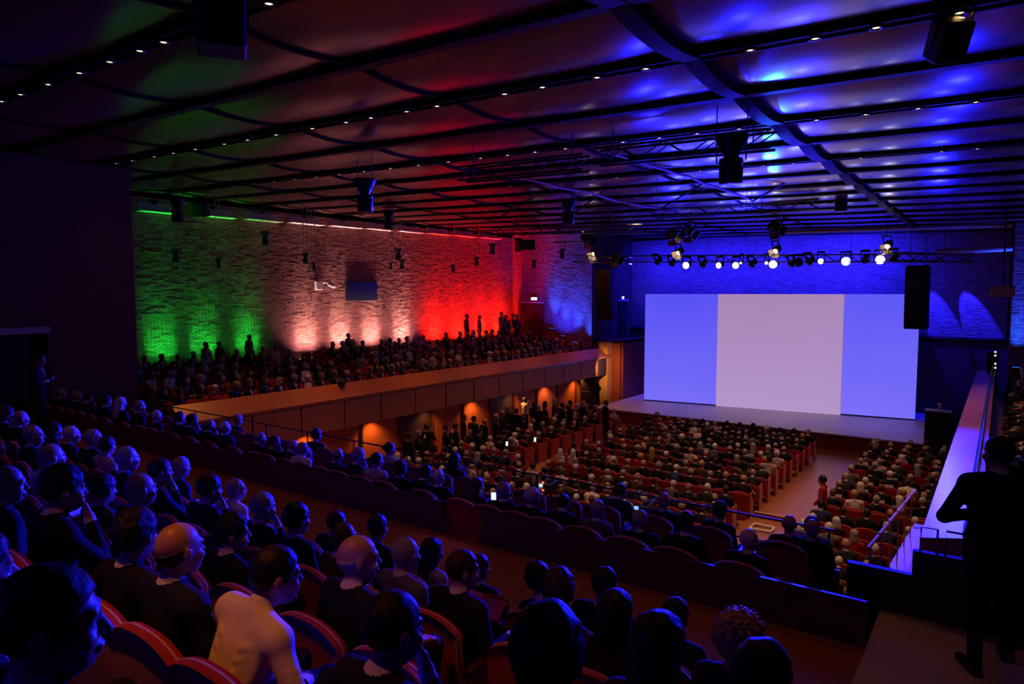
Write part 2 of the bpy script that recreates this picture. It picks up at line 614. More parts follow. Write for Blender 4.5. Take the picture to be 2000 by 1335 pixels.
# ---- side balconies
def balcony(name, side):
    """side=-1 left (front at X=-18), side=+1 right (front at X=-0.75)"""
    xf = -18.0 if side < 0 else -0.75
    s = side
    y0, y1 = (9.6, 34.6) if side < 0 else (10.35, 34.6)
    B = structure(empty(name, (xf, (y0 + y1) / 2, ZC - 3.2)))

    def part(mb, nm, m):
        o = mb.build(nm, m, B)
        o.location = -B.location
        return o

    def bx(mb, xa, ya, za, xb, yb, zb, b=0.0):
        lo = (min(xa, xb), ya, za)
        hi = (max(xa, xb), yb, zb)
        return mb.bbox(lo, hi, b) if b else mb.box(lo, hi)

    # parapet: sloping top ledge + upper band
    w = 0.62
    mb = MB()
    mb.add([(xf, y0, ZC - 3.64), (xf, y1, ZC - 3.64), (xf - s * 0.02, y0, ZC - (3.54 if s < 0 else 3.24)), (xf - s * 0.02, y1, ZC - (3.54 if s < 0 else 3.24)),
            (xf + s * w * (0.72 if s < 0 else 1), y0, ZC - (3.10 if s < 0 else 3.12)), (xf + s * w * (0.72 if s < 0 else 1), y1, ZC - (3.10 if s < 0 else 3.12)), (xf + s * w, y0, ZC - 4.1), (xf + s * w, y1, ZC - 4.1),
            (xf + s * 0.3, y0, ZC - 3.64), (xf + s * 0.3, y1, ZC - 3.64)],
           [(0, 1, 3, 2), (2, 3, 5, 4), (4, 5, 7, 6), (0, 2, 4, 6, 8), (1, 3, 5, 7, 9), (0, 1, 9, 8), (8, 9, 7, 6)])
    part(mb, 'ledge', M['wood'])
    # fascia panels
    edges = []
    if side < 0:
        for px, py in ((673, 800), (745, 790), (812, 775), (871, 762), (926, 752), (975, 742), (1021, 735), (1063, 727), (1101, 720), (1135, 713), (1168, 707)):
            edges.append(on_x(px, py, xf).y)
        st_ = (edges[4] - edges[0]) / 4
        while edges[0] - st_ > y0:
            edges.insert(0, edges[0] - st_)
        edges.insert(0, y0)
    else:
        n = 11
        edges = [y0 + (y1 - y0) * i / n for i in range(n + 1)]
    for a, b in zip(edges[:-1], edges[1:]):
        part(bx(MB(), xf + s * 0.0, a + 0.025, ZC - 4.585, xf + s * 0.06, b - 0.025, ZC - 3.66, 0.012), 'panel', M['wood2'])
    part(bx(bx(MB(), xf + s * 0.07, y0, ZC - 4.6, xf + s * 0.2, y1, ZC - 3.6), xf + s * 0.03, y0, ZC - 3.66, xf + s * 0.2, y1, ZC - 3.6), 'backing', M['door'])
    # stepped floor
    for r in range(6):
        xa = xf + s * (0.62 + (0.0 if r == 0 else 1.05 * r + 0.28))
        xb = xf + s * (0.62 + 1.05 * (r + 1) + 0.28) if r < 5 else (XL if s < 0 else XR)
        part(bx(MB(), xa, y0 - 0.5, ZC - 4.6, xb, YE, ZC - 4.0 + 0.17 * r), 'step', M['floor_dark'])
    # rail on the ledge
    xr = xf + s * (w - 0.1)
    rail = MB().tube([(xr, y0 + 0.2, ZC - 2.93), (xr, y1 - 0.1, ZC - 2.93)], 0.018, 8)
    part(rail, 'rail', M['blackmetal'])
    y = y0 + 0.3
    while y < y1:
        part(MB().tube([(xr, y, ZC - 3.14), (xr, y, ZC - 2.93)], 0.014, 6), 'rail_post', M['blackmetal'])
        y += 1.55
    if side > 0:
        part(bx(MB(), xf + s * 0.45, y0, ZC - 3.14, xf + s * 0.5, y1, ZC - 3.06), 'light_strip', M['steel'])
    return B


balL = balcony('balcony_left', -1)
balR = balcony('balcony_right', 1)

# wall under the left balcony, panel by panel
wl = structure(empty('wall_stalls_left', (-19.2, 20, 1.1)))
yy = 9.2
k = 0
while yy < 34.4:
    door = k in (5, 8)
    o = MB().bbox((-19.26, yy + 0.03, 0.02), (-19.2 if not door else -19.23, yy + 1.93, 2.2), 0.012).build('panel' if not door else 'door_leaf', M['wood2'] if not door else M['door'], wl)
    o.location = -wl.location
    o = MB().bbox((-19.2, yy - 0.05, 0.0), (-19.12, yy + 0.05, 2.2), 0.012).build('post', M['wood_dark'], wl)
    o.location = -wl.location
    yy += 1.96
    k += 1
o = MB().box((-19.5, 9.0, 0), (-19.26, 34.6, 2.3)).build('backing', M['door'], wl)
o.location = -wl.location
wr = structure(empty('wall_stalls_right', (0.3, 20, 1.1)))
o = MB().box((0.3, 9.0, 0), (0.5, 34.6, 2.3)).build('backing', M['wood_dark'], wr)
o.location = -wr.location
# light wooden pillar at the stage end of the balcony
structure(MB().bbox((-18.6, 34.25, 0), (-18.05, 34.95, ZC - 2.75), 0.04).build('trim_3', M['gold']))

# ---- stage
stg = structure(MB().box((-17.4, 31.7, 0.69), (-1.9, 39.8, 0.75)).box((-17.4, 31.62, 0.70), (-1.9, 31.7, 0.75)).build('floor_stage', M['stage']))
MB().box((-17.3, 31.75, 0), (-2.0, 31.85, 0.69)).box((-17.3, 31.85, 0), (-17.2, 39.8, 0.69)).box((-2.1, 31.85, 0), (-2.0, 39.8, 0.69)).build('fascia', M['fascia'], stg)

# small lights added in the balcony soffit to warm the wall panels below
SOFFIT = [11.5, 14.5, 17.5, 20.5, 23.5, 26.5, 29.5, 32.5]
for i, y in enumerate(SOFFIT):
    o = empty('soffit_fill', (-18.75, y, ZC - 4.62))
    tag(o, f'small added light under the balcony, {["first", "second", "third", "fourth", "fifth", "sixth", "seventh", "eighth"][i]} towards the stage', 'downlight', 'added soffit lights under the balcony')
    MB().lathe([(0.05, 0.01), (0.055, -0.012), (0.07, -0.012), (0.072, 0.01)], 12).build('trim_ring', M['track'], o)
    spot('soffit_fill_lamp', (-18.75, y, ZC - 4.66), (-19.0, y, 0), 85, WARM, 120, 0.8, 0.05)
# ================================================================== STAGE LIGHTS AND SCREEN
def screen_mat(name, top, bot, strength=1.0):
    m = bpy.data.materials.new(name)
    m.use_nodes = True
    nt = m.node_tree
    b = nt.nodes['Principled BSDF']
    b.inputs['Base Color'].default_value = (0.05, 0.05, 0.06, 1)
    b.inputs['Roughness'].default_value = 0.6
    tc = nt.nodes.new('ShaderNodeTexCoord')
    sp = nt.nodes.new('ShaderNodeSeparateXYZ')
    nz = nt.nodes.new('ShaderNodeTexNoise')
    nz.inputs['Scale'].default_value = 1.6
    nz.inputs['Detail'].default_value = 2
    ad = nt.nodes.new('ShaderNodeMath')
    ad.operation = 'MULTIPLY_ADD'
    ad.inputs[1].default_value = 0.35
    mx = nt.nodes.new('ShaderNodeMix')
    mx.data_type = 'RGBA'
    mx.inputs['A'].default_value = (*bot, 1)
    mx.inputs['B'].default_value = (*top, 1)
    nt.links.new(tc.outputs['Generated'], nz.inputs['Vector'])
    nt.links.new(tc.outputs['Generated'], sp.inputs['Vector'])
    sb = nt.nodes.new('ShaderNodeMath')
    sb.operation = 'SUBTRACT'
    sb.inputs[1].default_value = 0.175
    nt.links.new(sp.outputs['Z'], sb.inputs[0])
    nt.links.new(nz.outputs['Fac'], ad.inputs[0])
    nt.links.new(sb.outputs[0], ad.inputs[2])
    nt.links.new(ad.outputs[0], mx.inputs['Factor'])
    nt.links.new(mx.outputs['Result'], b.inputs['Emission Color'])
    b.inputs['Emission Strength'].default_value = strength
    return m


def lin(r, g, b):
    return tuple(((c / 255 + 0.055) / 1.055) ** 2.4 if c > 10 else c / 255 / 12.92 for c in (r, g, b))


PA = on_z(1258, 782, 0.75)
PB = on_z(1787, 821, 0.75)
ang = math.atan2(PB.y - PA.y, PB.x - PA.x)
W = (PB - PA).length
H = 6.0
scr = empty('projection_screen', (PA + PB) / 2, ang)
tag(scr, 'huge lit blue screen with a pale mauve middle, standing on the stage', 'screen')
fr = [(1258, 1402), (1402, 1647), (1647, 1788)]


def su(px, py=680):
    r = ray(px, py)
    # intersect with the screen plane
    n = Vector((-math.sin(ang), math.cos(ang), 0))
    t = (PA - CAM).dot(n) / r.dot(n)
    p = CAM + r * t
    return (p - (PA + PB) / 2).dot(Vector((math.cos(ang), math.sin(ang), 0)))


us = [-W / 2, su(1401), su(1646), W / 2]
blue_t, blue_b = lin(84, 80, 243), lin(118, 108, 246)
sm = [screen_mat('blue screen left', blue_t, blue_b, 1.0), screen_mat('mauve screen middle', lin(168, 132, 182), lin(178, 148, 200)),
      screen_mat('blue screen right', lin(92, 88, 244), lin(122, 110, 247))]
for i in range(3):
    prou = 0.06 if i == 1 else 0.0
    z0 = -0.06 if i == 1 else 0.0
    p = MB().bbox((us[i] + 0.004, -0.05 - prou, z0 + 0.08), (us[i + 1] - 0.004, 0.02 - prou, H), 0.004).build('screen_panel', sm[i], scr)
    if i == 1:
        p['label'] = 'pale mauve middle panel'
MB().box((-W / 2, 0.05, 0.0), (W / 2, 0.12, H)).build('frame', M['black'], scr)
for u in (-W / 2 + 0.4, -2, 2, W / 2 - 0.4):
    MB().box((u - 0.04, 0.1, 0), (u + 0.04, 0.9, 0.06)).tube([(u, 0.12, 0.02), (u, 0.12, H * 0.9)], 0.03).tube([(u, 0.85, 0.05), (u, 0.14, H * 0.6)], 0.02).build('brace', M['alu'], scr)


# ---- trusses
def truss(name, a, b, label, size=0.29, m=None, group=None, drops=()):
    a, b = Vector(a), Vector(b)
    d = (b - a)
    L = d.length
    o = empty(name, (a + b) / 2)
    o.rotation_euler = d.to_track_quat('X', 'Z').to_euler()
    tag(o, label, 'truss', group)
    h = size / 2
    ch = MB()
    for sy, sz in ((-1, -1), (1, -1), (-1, 1), (1, 1)):
        ch.tube([(-L / 2, sy * h, sz * h), (L / 2, sy * h, sz * h)], 0.025, 7)
    ch.build('chords', m or M['alu'], o)
    br = MB()
    n = max(4, int(L / 0.42))
    for i in range(n):
        x0 = -L / 2 + L * i / n
        x1 = -L / 2 + L * (i + 1) / n
        s = 1 if i % 2 else -1
        for sy in (-1, 1):
            br.tube([(x0, sy * h, s * h), (x1, sy * h, -s * h)], 0.013, 5, cap=False)
        for sz in (-1, 1):
            br.tube([(x0, s * h, sz * h), (x1, -s * h, sz * h)], 0.011, 5, cap=False)
    br.build('lacing', m or M['alu'], o)
    for t in drops:
        p = Vector((-L / 2 + L * t, 0, 0))
        w = a + d * t
        top = zc(w.x) + 0.05 - w.z
        cb = MB().tube([p, p + Vector((0, 0, top))], 0.012, 5)
        cb.build('cable', M['cable'], o)
    return o


def tz(x, z):
    """height of something hung level with the sloping ceiling"""
    return ZC + z - 0.026 * (x + 9.5)


T1Y = 30.0
truss('lighting_truss', (-17.3, T1Y, tz(-17.3, 1.50)), (-0.9, T1Y, tz(-0.9, 1.50)), 'long lighting truss across the stage carrying the row of blue lamps', drops=(0.06, 0.3, 0.52, 0.75, 0.95))
truss('lighting_truss', (-9.9, 11.85, tz(-9.9, 2.62)), (-6.75, 11.85, tz(-6.75, 2.62)), 'dark truss tucked under a ceiling rib, with a boxed-in look, left of its twin', m=M['blackmetal'], drops=(0.1, 0.9))
truss('lighting_truss', (-6.5, 11.85, tz(-6.5, 2.70)), (-3.2, 11.85, tz(-3.2, 2.70)), 'dark lattice truss hung beside the wide black ceiling joint', m=M['blackmetal'], drops=(0.1, 0.9))
pa, pb = at_depth(955, 451, 29.4), at_depth(1262, 446, 27.2)
truss('lighting_truss', pa, pb, 'short blue lit truss in front of the red wall corner', drops=(0.2, 0.35, 0.8))
pa, pb = at_depth(1283, 418, 23.5), at_depth(1478, 407, 21.6)
truss('lighting_truss', pa, pb, 'blue lit lattice truss high over the middle of the stage', drops=(0.1, 0.9))
pa, pb = at_depth(1475, 408, 21.8), at_depth(1600, 398, 20.9)
truss('lighting_truss', pa, pb, 'smaller blue lit truss high over the right half of the screen', drops=(0.1, 0.9))
pa, pb = at_depth(1122, 505, 31.5), at_depth(1232, 509, 30.3)
truss('lighting_truss', pa, pb, 'truss at the stage left end holding a warm lit fresnel', drops=(0.2,))
pa, pb = at_depth(1740, 500, 26.5), at_depth(1902, 505, 25.2)
truss('lighting_truss', pa, pb, 'truss above the right hand speaker column', drops=(0.4,))
# steel stay tubes and wide pipe bars
for i, (a, b, lab) in enumerate((((1283, 412, 20.0), (1374, 357, 19.0), 'blue lit diagonal stay tube rising to the right over the stage'),
                                 ((1468, 394, 19.6), (1567, 338, 18.6), 'dark diagonal stay tube right of the big pendant speaker'),
                                 ((1119, 417, 20.5), (1183, 372, 19.5), 'diagonal stay tube beside the hanging speaker near the red ceiling'),
                                 ((979, 422, 23.5), (1041, 386, 22.5), 'faint diagonal stay tube in front of the red ceiling'),
                                 )):
    A_, B_ = at_depth(*a), at_depth(*b)
    o = MB().tube([A_, B_], 0.028, 8).build('stay_tube', M['alu'])
    for q in (A_, B_):
        MB().tube([q, Vector((q.x, q.y, zc(q.x) + 0.05))], 0.010, 5).build('hanger', M['blackmetal'], o)
    tag(o, lab, 'tube', 'stay tubes under the ceiling')
for a, b, r, lab in (((1525, 453, 34.0), (1978, 439, 29.0), 0.10, 'long pipe beam high across the stage under the ceiling'),
                     ((1830, 492, 29.0), (1978, 484, 27.5), 0.13, 'short blue lit pipe beam right of the stage'),
                     ((1082, 473, 33.0), (1140, 472, 32.5), 0.05, 'short warm lit bar by the left corner of the stage')):
    A_, B_ = at_depth(*a), at_depth(*b)
    o = MB().tube([A_, B_], r, 10).build('pipe_beam', M['pale'])
    for q in (A_ * 0.9 + B_ * 0.1, A_ * 0.1 + B_ * 0.9):
        MB().tube([q, Vector((q.x, q.y, zc(q.x) + 0.05))], 0.012, 5).build('hanger', M['blackmetal'], o)
    tag(o, lab, 'pipe')


# ---- fixtures
lens_blue = emit('lit blue lens', (0.55, 0.66, 1.0), 9.0)
lens_small = emit('dim blue lens', (0.25, 0.3, 1.0), 3.0)
lens_warm = emit('lit warm lens', (1.0, 0.66, 0.30), 4.0)


def aim(o, target):
    v = Vector(target) - o.location
    o.rotation_euler = v.to_track_quat('-Z', 'Y').to_euler()


def moving_head(loc, target, label, r=0.16, lens=None, group='blue stage lamps on the long truss', watts=0, color=BLUE, angle=30):
    o = empty('stage_lamp', loc)
    tag(o, label, 'stage lamp', group)
    aim(o, target)
    MB().lathe([(0.02, 0.34), (r * 0.7, 0.33), (r * 0.85, 0.25), (r * 0.8, 0.1), (r * 1.1, 0.02), (r * 1.12, -0.03), (r * 1.0, -0.035)], 18).build('housing', M['black'], o)
    MB().lathe([(r * 1.0, -0.02), (r * 0.6, -0.05), (0.001, -0.06)], 18).build('lens', lens or lens_blue, o)
    y = MB()
    for s in (-1, 1):
        y.box((s * (r * 1.2) - 0.015, -0.04, 0.08), (s * (r * 1.2) + 0.015, 0.36, 0.16))
    y.box((-r * 1.25, 0.33, 0.08), (r * 1.25, 0.4, 0.16))
    y.build('yoke', M['blackmetal'], o)
    if watts:
        spot('lamp_light', Vector(loc) + (Vector(target) - Vector(loc)).normalized() * 0.12, target, watts, color, angle, 0.4, r * 0.8)
    return o


LAMPS = [(1340, 518, .155), (1404, 518, .13), (1437, 518, .14), (1510, 516, .165), (1497, 513, .07), (1603, 510, .11), (1652, 510, .165), (1719, 507, .17), (1447, 513, .055)]
LT = [(-13, 2, 5.2), (-17, 12, 7.5), (-6, 6, 3.9), (-3.5, 3, 5.0), (-9, 20, 1.5), (-1.5, 6, 4.0), (0, 12, 5.0), (-2.5, 4.5, 4.2), (-9, 18, 2)]
ords = ['first of the row', 'second of the row', 'third of the row', 'fifth of the row', 'small one beside the fifth', 'sixth of the row, smaller', 'seventh of the row', 'last of the row', 'tiny one beside the third']
for (px, py, r), t, od in zip(LAMPS, LT, ords):
    p = on_y(px, py, T1Y - 0.12)
    moving_head(p, (p.x * 0.75 + t[0] * 0.25, p.y - 12, p.z - 1.2), f'bright white and blue stage lamp, {od} on the long truss', r)
# blue light thrown from the truss towards the rear tier and the stalls
for x, t, w, a in ((-13.5, (-12.5, 4.5, 5.2), 80000, 26), (-10.0, (-9.5, 4.0, 5.2), 80000, 24), (-6.5, (-4.5, 3.0, 5.2), 70000, 22), (-3.0, (-0.45, 14.0, 3.6), 11000, 16)):
    spot('truss_light', (x, T1Y - 0.4, tz(x, 1.2)), t, w * 1.0, BLUE, a, 0.6, 0.25)

DARKL = [(1372, 517), (1468, 517), (1560, 515), (1580, 512), (1690, 508), (1312, 515), (1283, 512), (1745, 505), (1545, 516)]
for i, (px, py) in enumerate(DARKL):
    p = on_y(px, py, T1Y - 0.12)
    moving_head(p, (p.x + random.uniform(-3, 3), p.y - 6, p.z - 5), ('unlit black stage lamp on the long truss, '
                + ['between the first and second lit lamps', 'between the third and fifth lit lamps', 'left of the sixth lit lamp', 'close beside the sixth lit lamp',
                   'between the seventh and last lit lamps', 'left of the first lit lamp', 'leftmost of all on this truss', 'right of the last lit lamp', 'right of the fifth lit lamp'][i]), 0.13, M['tvglass'], 'unlit stage lamps on the long truss')


def fresnel(loc, target, label, s=0.24, lit=True):
    o = empty('fresnel_lamp', loc)
    tag(o, label, 'fresnel lamp', 'fresnel lamps with barn doors')
    aim(o, target)
    h = s / 2
    MB().bbox((-h, -h, 0.0), (h, h, 0.32), 0.03).build('housing', M['black'], o)
    MB().lathe([(h * 0.85, -0.01), (h * 0.5, -0.03), (0.001, -0.035)], 16).build('lens', lens_warm if lit else M['tvglass'], o)
    for k in range(4):
        a = k * PI / 2
        mt = Matrix.Rotation(a, 4, 'Z')
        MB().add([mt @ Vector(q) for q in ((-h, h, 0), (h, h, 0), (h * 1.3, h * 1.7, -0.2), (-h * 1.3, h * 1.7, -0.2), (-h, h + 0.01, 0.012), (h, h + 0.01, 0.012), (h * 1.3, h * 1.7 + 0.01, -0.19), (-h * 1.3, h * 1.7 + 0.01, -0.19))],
                 [(0, 1, 2, 3), (4, 7, 6, 5), (0, 4, 5, 1), (2, 6, 7, 3), (0, 3, 7, 4), (1, 5, 6, 2)]).build('barn_door', M['pale'] if lit else M['black'], o)  # doors of lit lamps are pale: the lamplight is put into their colour
    y = MB()
    for q in (-1, 1):
        y.box((q * (h + 0.03) - 0.01, -0.02, 0.1), (q * (h + 0.03) + 0.01, 0.4, 0.16))
    y.box((-h - 0.04, 0.38, 0.1), (h + 0.04, 0.42, 0.16))
    y.build('yoke', M['blackmetal'], o)
    up_ = o.rotation_euler.to_matrix().inverted() @ Vector((0, 0, zc(loc[0]) + 0.05 - loc[2]))
    MB().tube([(0, 0.4, 0.13), up_], 0.012, 5).build('hanger', M['blackmetal'], o)
    return o


for px, py, d, od in ((1160, 496, 31.0, 'at the left end of the stage'), (1325, 494, 30.0, 'above the first blue lamp'), (1515, 490, 28.6, 'above the middle of the screen'), (1733, 481, 26.5, 'above the right end of the screen')):
    p = at_depth(px, py, d)
    tgt = (p.x + 0.8, 37.5, 1.5)
    # the lit front edges of the barn doors show to the camera: turned half way to it
    o = fresnel(p, (p.x - 1.2, p.y - 5, p.z - 3.4), f'warm lit fresnel lamp with open barn doors {od}')
    point('fresnel_glow', p + Vector((-0.08, -0.42, -0.3)), 5, (1, 0.7, 0.36), 0.05)
for px, py, d, od in ((1150, 468, 30.0, 'over the left end of the stage'), (1316, 462, 27.0, 'below the blue lattice truss'), (1347, 456, 26.8, 'right of the one below the blue lattice truss'), (1516, 448, 26.0, 'above the middle of the screen'), (1204, 507, 30.5, 'beside the left warm lamp')):
    p = at_depth(px, py, d)
    fresnel(p, (p.x + 2, p.y + 4, p.z - 4), f'black unlit fresnel lamp hung {od}', 0.36, False)['group'] = 'black unlit fresnel lamps'

# ---- wall washing lights
GREEN, WHITE, RED = (0.01, 1.0, 0.07), (1.0, 0.62, 0.56), (1.0, 0.012, 0.006)


def washer(loc, up, color, watts, label, angle=34, group='uplights along the long brick wall', n='wall_washer', tilt=0.09, horiz=Vector((0, 1, 0)), lens=None, length=0.95):
    """a floor LED bar; `up` is the direction towards the wall"""
    o = empty(n, loc)
    tag(o, label, 'uplight', group)
    o.rotation_euler = (0, 0, math.atan2(horiz.y, horiz.x))
    MB().bbox((-length / 2 - 0.03, -0.05, 0), (length / 2 + 0.03, 0.05, 0.10), 0.012).build('housing', M['black'], o)
    MB().box((-length / 2, -0.035, 0.10), (length / 2, 0.035, 0.106)).build('lens', lens, o)
    up = Vector(up)
    p = Vector(loc) + Vector((0, 0, 0.12))
    bar_light('washer_light', p, p + up * tilt * 6 + Vector((0, 0, 6)), watts, color, length, 0.05, angle, horiz)
    return o


lens_of = {'green': emit('green lens', GREEN, 2), 'white': emit('white lens', WHITE, 2), 'red': emit('red lens', RED, 2), 'blue': emit('blue lens', (0.02, 0.12, 1), 3)}
for cn, col, wt, pxs in (('green', GREEN, 22, (330, 413, 497)), ('white', WHITE, 34, (612, 678, 738, 798)), ('red', RED, 60, (862, 907, 950, 985))):
    for i, px in enumerate(pxs):
        y = on_x(px, 690 if px < 640 else 665, XL + 0.5).y
        washer((XL + 0.18, y, ZC - 2.98), (-1, 0, 0), col, wt, f'low {cn} uplight at the foot of the brick wall, {["first", "second", "third", "fourth"][i]} {cn} one towards the stage', 34, lens=lens_of[cn], tilt=0.03)
        if True:   # wide wash from the same bar, reaching the ceiling
            bar_light('washer_wide', (XL + 0.55, y, ZC - 2.85), (XL - 0.2, y, ZC + 1.6), 6 if cn == 'green' else 42 if cn == 'white' else 170, (1.0, 0.40, 0.46) if cn == 'white' else col, 0.95, 0.06, 110, (0, 1, 0))
BL2 = (0.01, 0.06, 1.0)
for i, (px, py) in enumerate(((1078, 640), (1100, 655), (1123, 667), (1148, 684))):
    p = on_y(px, py + 4, YE - 0.35)
    washer(p, (0, 1, 0), BL2, 60, f'small blue uplight on the balcony end wall, {["first", "second", "third", "last"][i]} from the door', 40, 'blue uplights on the end wall', horiz=Vector((1, 0, 0)), lens=lens_of['blue'], tilt=0.05, length=0.3)
spot('washer_wide', (-21.0, YE - 1.3, ZC - 2.6), (-21.0, YE, ZC + 0.3), 900, (0.01, 0.02, 1.0), 120, 0.9, 0.1)
p = on_y(1986, 722, YE - 0.35)
washer((p.x, YE - 0.35, p.z), (0, 1, 0), BL2, 60, 'small blue uplight on the right hand end wall', 40, 'blue uplights on the end wall', horiz=Vector((1, 0, 0)), lens=lens_of['blue'], tilt=0.05, length=0.3)
spot('washer_wide', (2.3, YE - 1.6, ZC - 2.0), (1.8, YE, ZC + 0.6), 900, (0.01, 0.015, 1.0), 110, 0.9, 0.1)
# beams down the stage back wall, and blue wash above the screen
for x, tx, w in ((-3.1, -2.35, 13000), (-1.9, -0.85, 13000)):
    spot('beam_light', (x - 0.7, YB - 1.1, ZC + 2.6), (tx, YB, ZC - 1.75), w, BLUE, 17, 0.15, 0.05)
for x in (-17, -13.5, -10.5, -7.5, -5.8):
    bar_light('back_wash', (x, YB - 2.4, ZC + 2.4), (x, YB, ZC + 0.3), 380, BLUE, 2.2, 0.2, 160, (1, 0, 0))
# added blue spots in mid-air, without fixtures, that brighten the ceiling
for x, y, w in ((-11.5, 27.5, 700), (-8.0, 22.0, 700), (-5.0, 20.5, 900), (-2.0, 27.0, 600), (-4.5, 13.5, 260), (-7.5, 16.0, 300), (-1.0, 17.0, 300)):
    spot('ceiling_fill', (x, y, tz(x, 0.9)), (x, y - 2.2, tz(x, 3.0)), w, BLUE, 130, 0.9, 0.15)

# ---- pendants: horn on a drum, hung on two cables
PEND = [(347, 411, 45), (713, 382, 63), (759, 429, 37), (1110, 414, 47), (1428, 312, 93), (1643, 389, 47), (518, 466, 28), (343, 500, 27), (427, 514, 19),
        (597, 505, 21), (613, 519, 16), (778, 497, 24), (785, 517, 18), (763, 519, 14), (885, 524, 15), (931, 510, 17), (962, 486, 21), (1012, 478, 26), (1043, 515, 15), (1098, 495, 18), (133, 470, 26)]
PN = ['before the green strip lights', 'before the orange ceiling edge', 'at the head of the white lit bricks', 'below the blue lit arc of the ceiling', 'largest, near the wide black joint',
      'under the far end of the black joint', 'beside the edge of the white lit bricks', 'over the leftmost green light', 'faint, over the middle green light',
      'over the white wall camera', 'small, just right of the wall camera pair', 'right of the wall display, upper one', 'right of the wall display, lower one', 'faintest, above the wall display',
      'small, on the red bricks', 'on the red bricks, second from the corner', 'on the red bricks nearest the corner', 'beside the black spotlight at the red corner', 'small, in the red corner', 'before the blue end wall', 'on the far left dark wall']
for i, (px, py, hp) in enumerate(PEND):
    h = 0.78
    d = min(h * FPX / hp, 36)
    p = at_depth(px, py, d)
    if p.x < XL + 0.6:
        p = at_depth(px, py, d * (XL + 0.6) / p.x)
    d = (p - CAM).dot(FW)
    h = hp * d / FPX
    k = h / 0.78
    o = empty('pendant_speaker', p)
    o.scale = (k, k, k)
    tag(o, f'black pendant speaker with a flared horn top, {PN[i]}', 'speaker', 'pendant speakers under the ceiling')
    MB().lathe([(0.001, 0.39), (0.27, 0.39), (0.275, 0.36), (0.12, 0.06), (0.115, 0.02)], 18).build('horn', M['blackmetal'], o)
    MB().lathe([(0.115, 0.03), (0.19, 0.01), (0.19, -0.09), (0.115, -0.10)], 18).build('collar', M['blackmetal'], o)
    MB().lathe([(0.115, -0.09), (0.185, -0.10), (0.19, -0.12), (0.19, -0.375), (0.18, -0.39), (0.001, -0.39)], 18).build('drum', M['blackmetal'], o)
    top = (zc(p.x) + 0.05 - p.z) / k
    for s in (-1, 1):
        MB().tube([(s * 0.25, 0, 0.37), (s * 0.25, 0, top)], 0.011 / k, 5).tube([(s * 0.25, 0, 0.3), (s * 0.24, 0, -0.02), (s * 0.17, 0, -0.05)], 0.014, 5).build('cable', M['cable'], o)

# ---- downlights on the lit ribs
XS = [on_y(px, py, 8.69).x for px, py in ((671, 261), (728, 249), (787, 236), (853, 222), (982, 194), (1066, 178), (1155, 160), (1256, 141), (1450, 106), (1578, 82), (1719, 55), (1880, 34))]
XS = [XS[0] - 1.0 * k for k in range(10, 0, -1)] + XS + [XS[-1] + 1.0]
lens_dl = emit('warm downlight lens', (1.0, 0.60, 0.25), 7.0)
proto = None
words = ['first', 'second', 'third', 'fourth', 'fifth', 'sixth', 'seventh', 'eighth', 'ninth', 'tenth', 'eleventh', 'twelfth', 'thirteenth', 'fourteenth', 'fifteenth', 'sixteenth', 'seventeenth', 'eighteenth', 'nineteenth', 'twentieth', 'twenty-first', 'twenty-second', 'twenty-third', 'twenty-fourth']
rj = random.Random(5)
lit_rows = [y for k, y in enumerate(ROWS_Y) if k % 2 == 1 and 2 < y < 31]
for ri, y in enumerate(lit_rows):
    n = 0
    xs = XS
    for j, x in enumerate(xs):
        if x < XL + 0.5 or x > XR - 0.5 or (y < 9.5 and x < -19.6) or (ri > 2 and rj.random() < 0.12):
            continue
        x = x + (rj.uniform(-0.1, 0.1) if ri != 2 else 0)
        loc = Vector((x, y, zc(x) + 0.03))
        seen = project(loc)
        if seen[2] < 0.3 or not (-300 < seen[0] < 2300 and seen[1] > -500):
            continue
        if proto is None:
            proto = empty('ceiling_downlight', loc)
            MB().lathe([(0.042, 0.02), (0.045, -0.045), (0.07, -0.05), (0.073, -0.035), (0.07, 0.02)], 14).build('trim_ring', M['track'], proto)
            MB().lathe([(0.044, -0.03), (0.025, -0.037), (0.001, -0.04)], 14).build('lens', lens_dl, proto)
            remember(proto)
            o = proto
        else:
            o = copy_tree(proto)
            o.location = loc
        tag(o, f'warm ceiling downlight, {words[n]} from the brick wall side on the {words[ri]} lit rib', 'downlight', 'warm downlights in the ceiling ribs')
        n += 1
        wt = (7 if y > 7 else 11) if y < 9.5 else (120 if -16 < x < -1 else 10)
        if y < 26 and (ri < 3 or j % 2 == 0):
            spot('downlight', loc + Vector((0, 0, -0.06)), loc + Vector((0, 0, -3)), wt * (1 if ri < 3 else 2), (1.0, 0.26, 0.035) if y < 9.5 else (1.0, 0.5, 0.22), 78, 0.8, 0.05)

# downlights of the rib just above the camera (outside the picture): they light the rear rows from above
for i, x in enumerate((-3.3, -2.4)):
    o = copy_tree(proto)
    o.location = (x, 0.45, zc(x) + 0.03)
    tag(o, f'warm ceiling downlight over the rear rows, {words[i]} of the rib above the camera', 'downlight', 'warm downlights in the ceiling ribs')
    spot('downlight', (x, 0.45, zc(x) - 0.03), (x + 0.1, 2.1, 5.0), 85, (1.0, 0.22, 0.012), 36, 0.7, 0.05)
    spot('downlight', (x, 0.45, zc(x) - 0.03), (x + 0.15, 1.25, 5.6), 90, (1.0, 0.22, 0.012), 20, 0.9, 0.05)
# downlights over the balcony ledge
for y in (12.8, 16.9, 21.0, 25.2, 29.3, 33.0):
    spot('downlight', (-17.6, y, zc(-17.6) - 0.04), (-18.1, y, ZC - 3.3), 340, (1.0, 0.26, 0.03), 62, 0.8, 0.05)
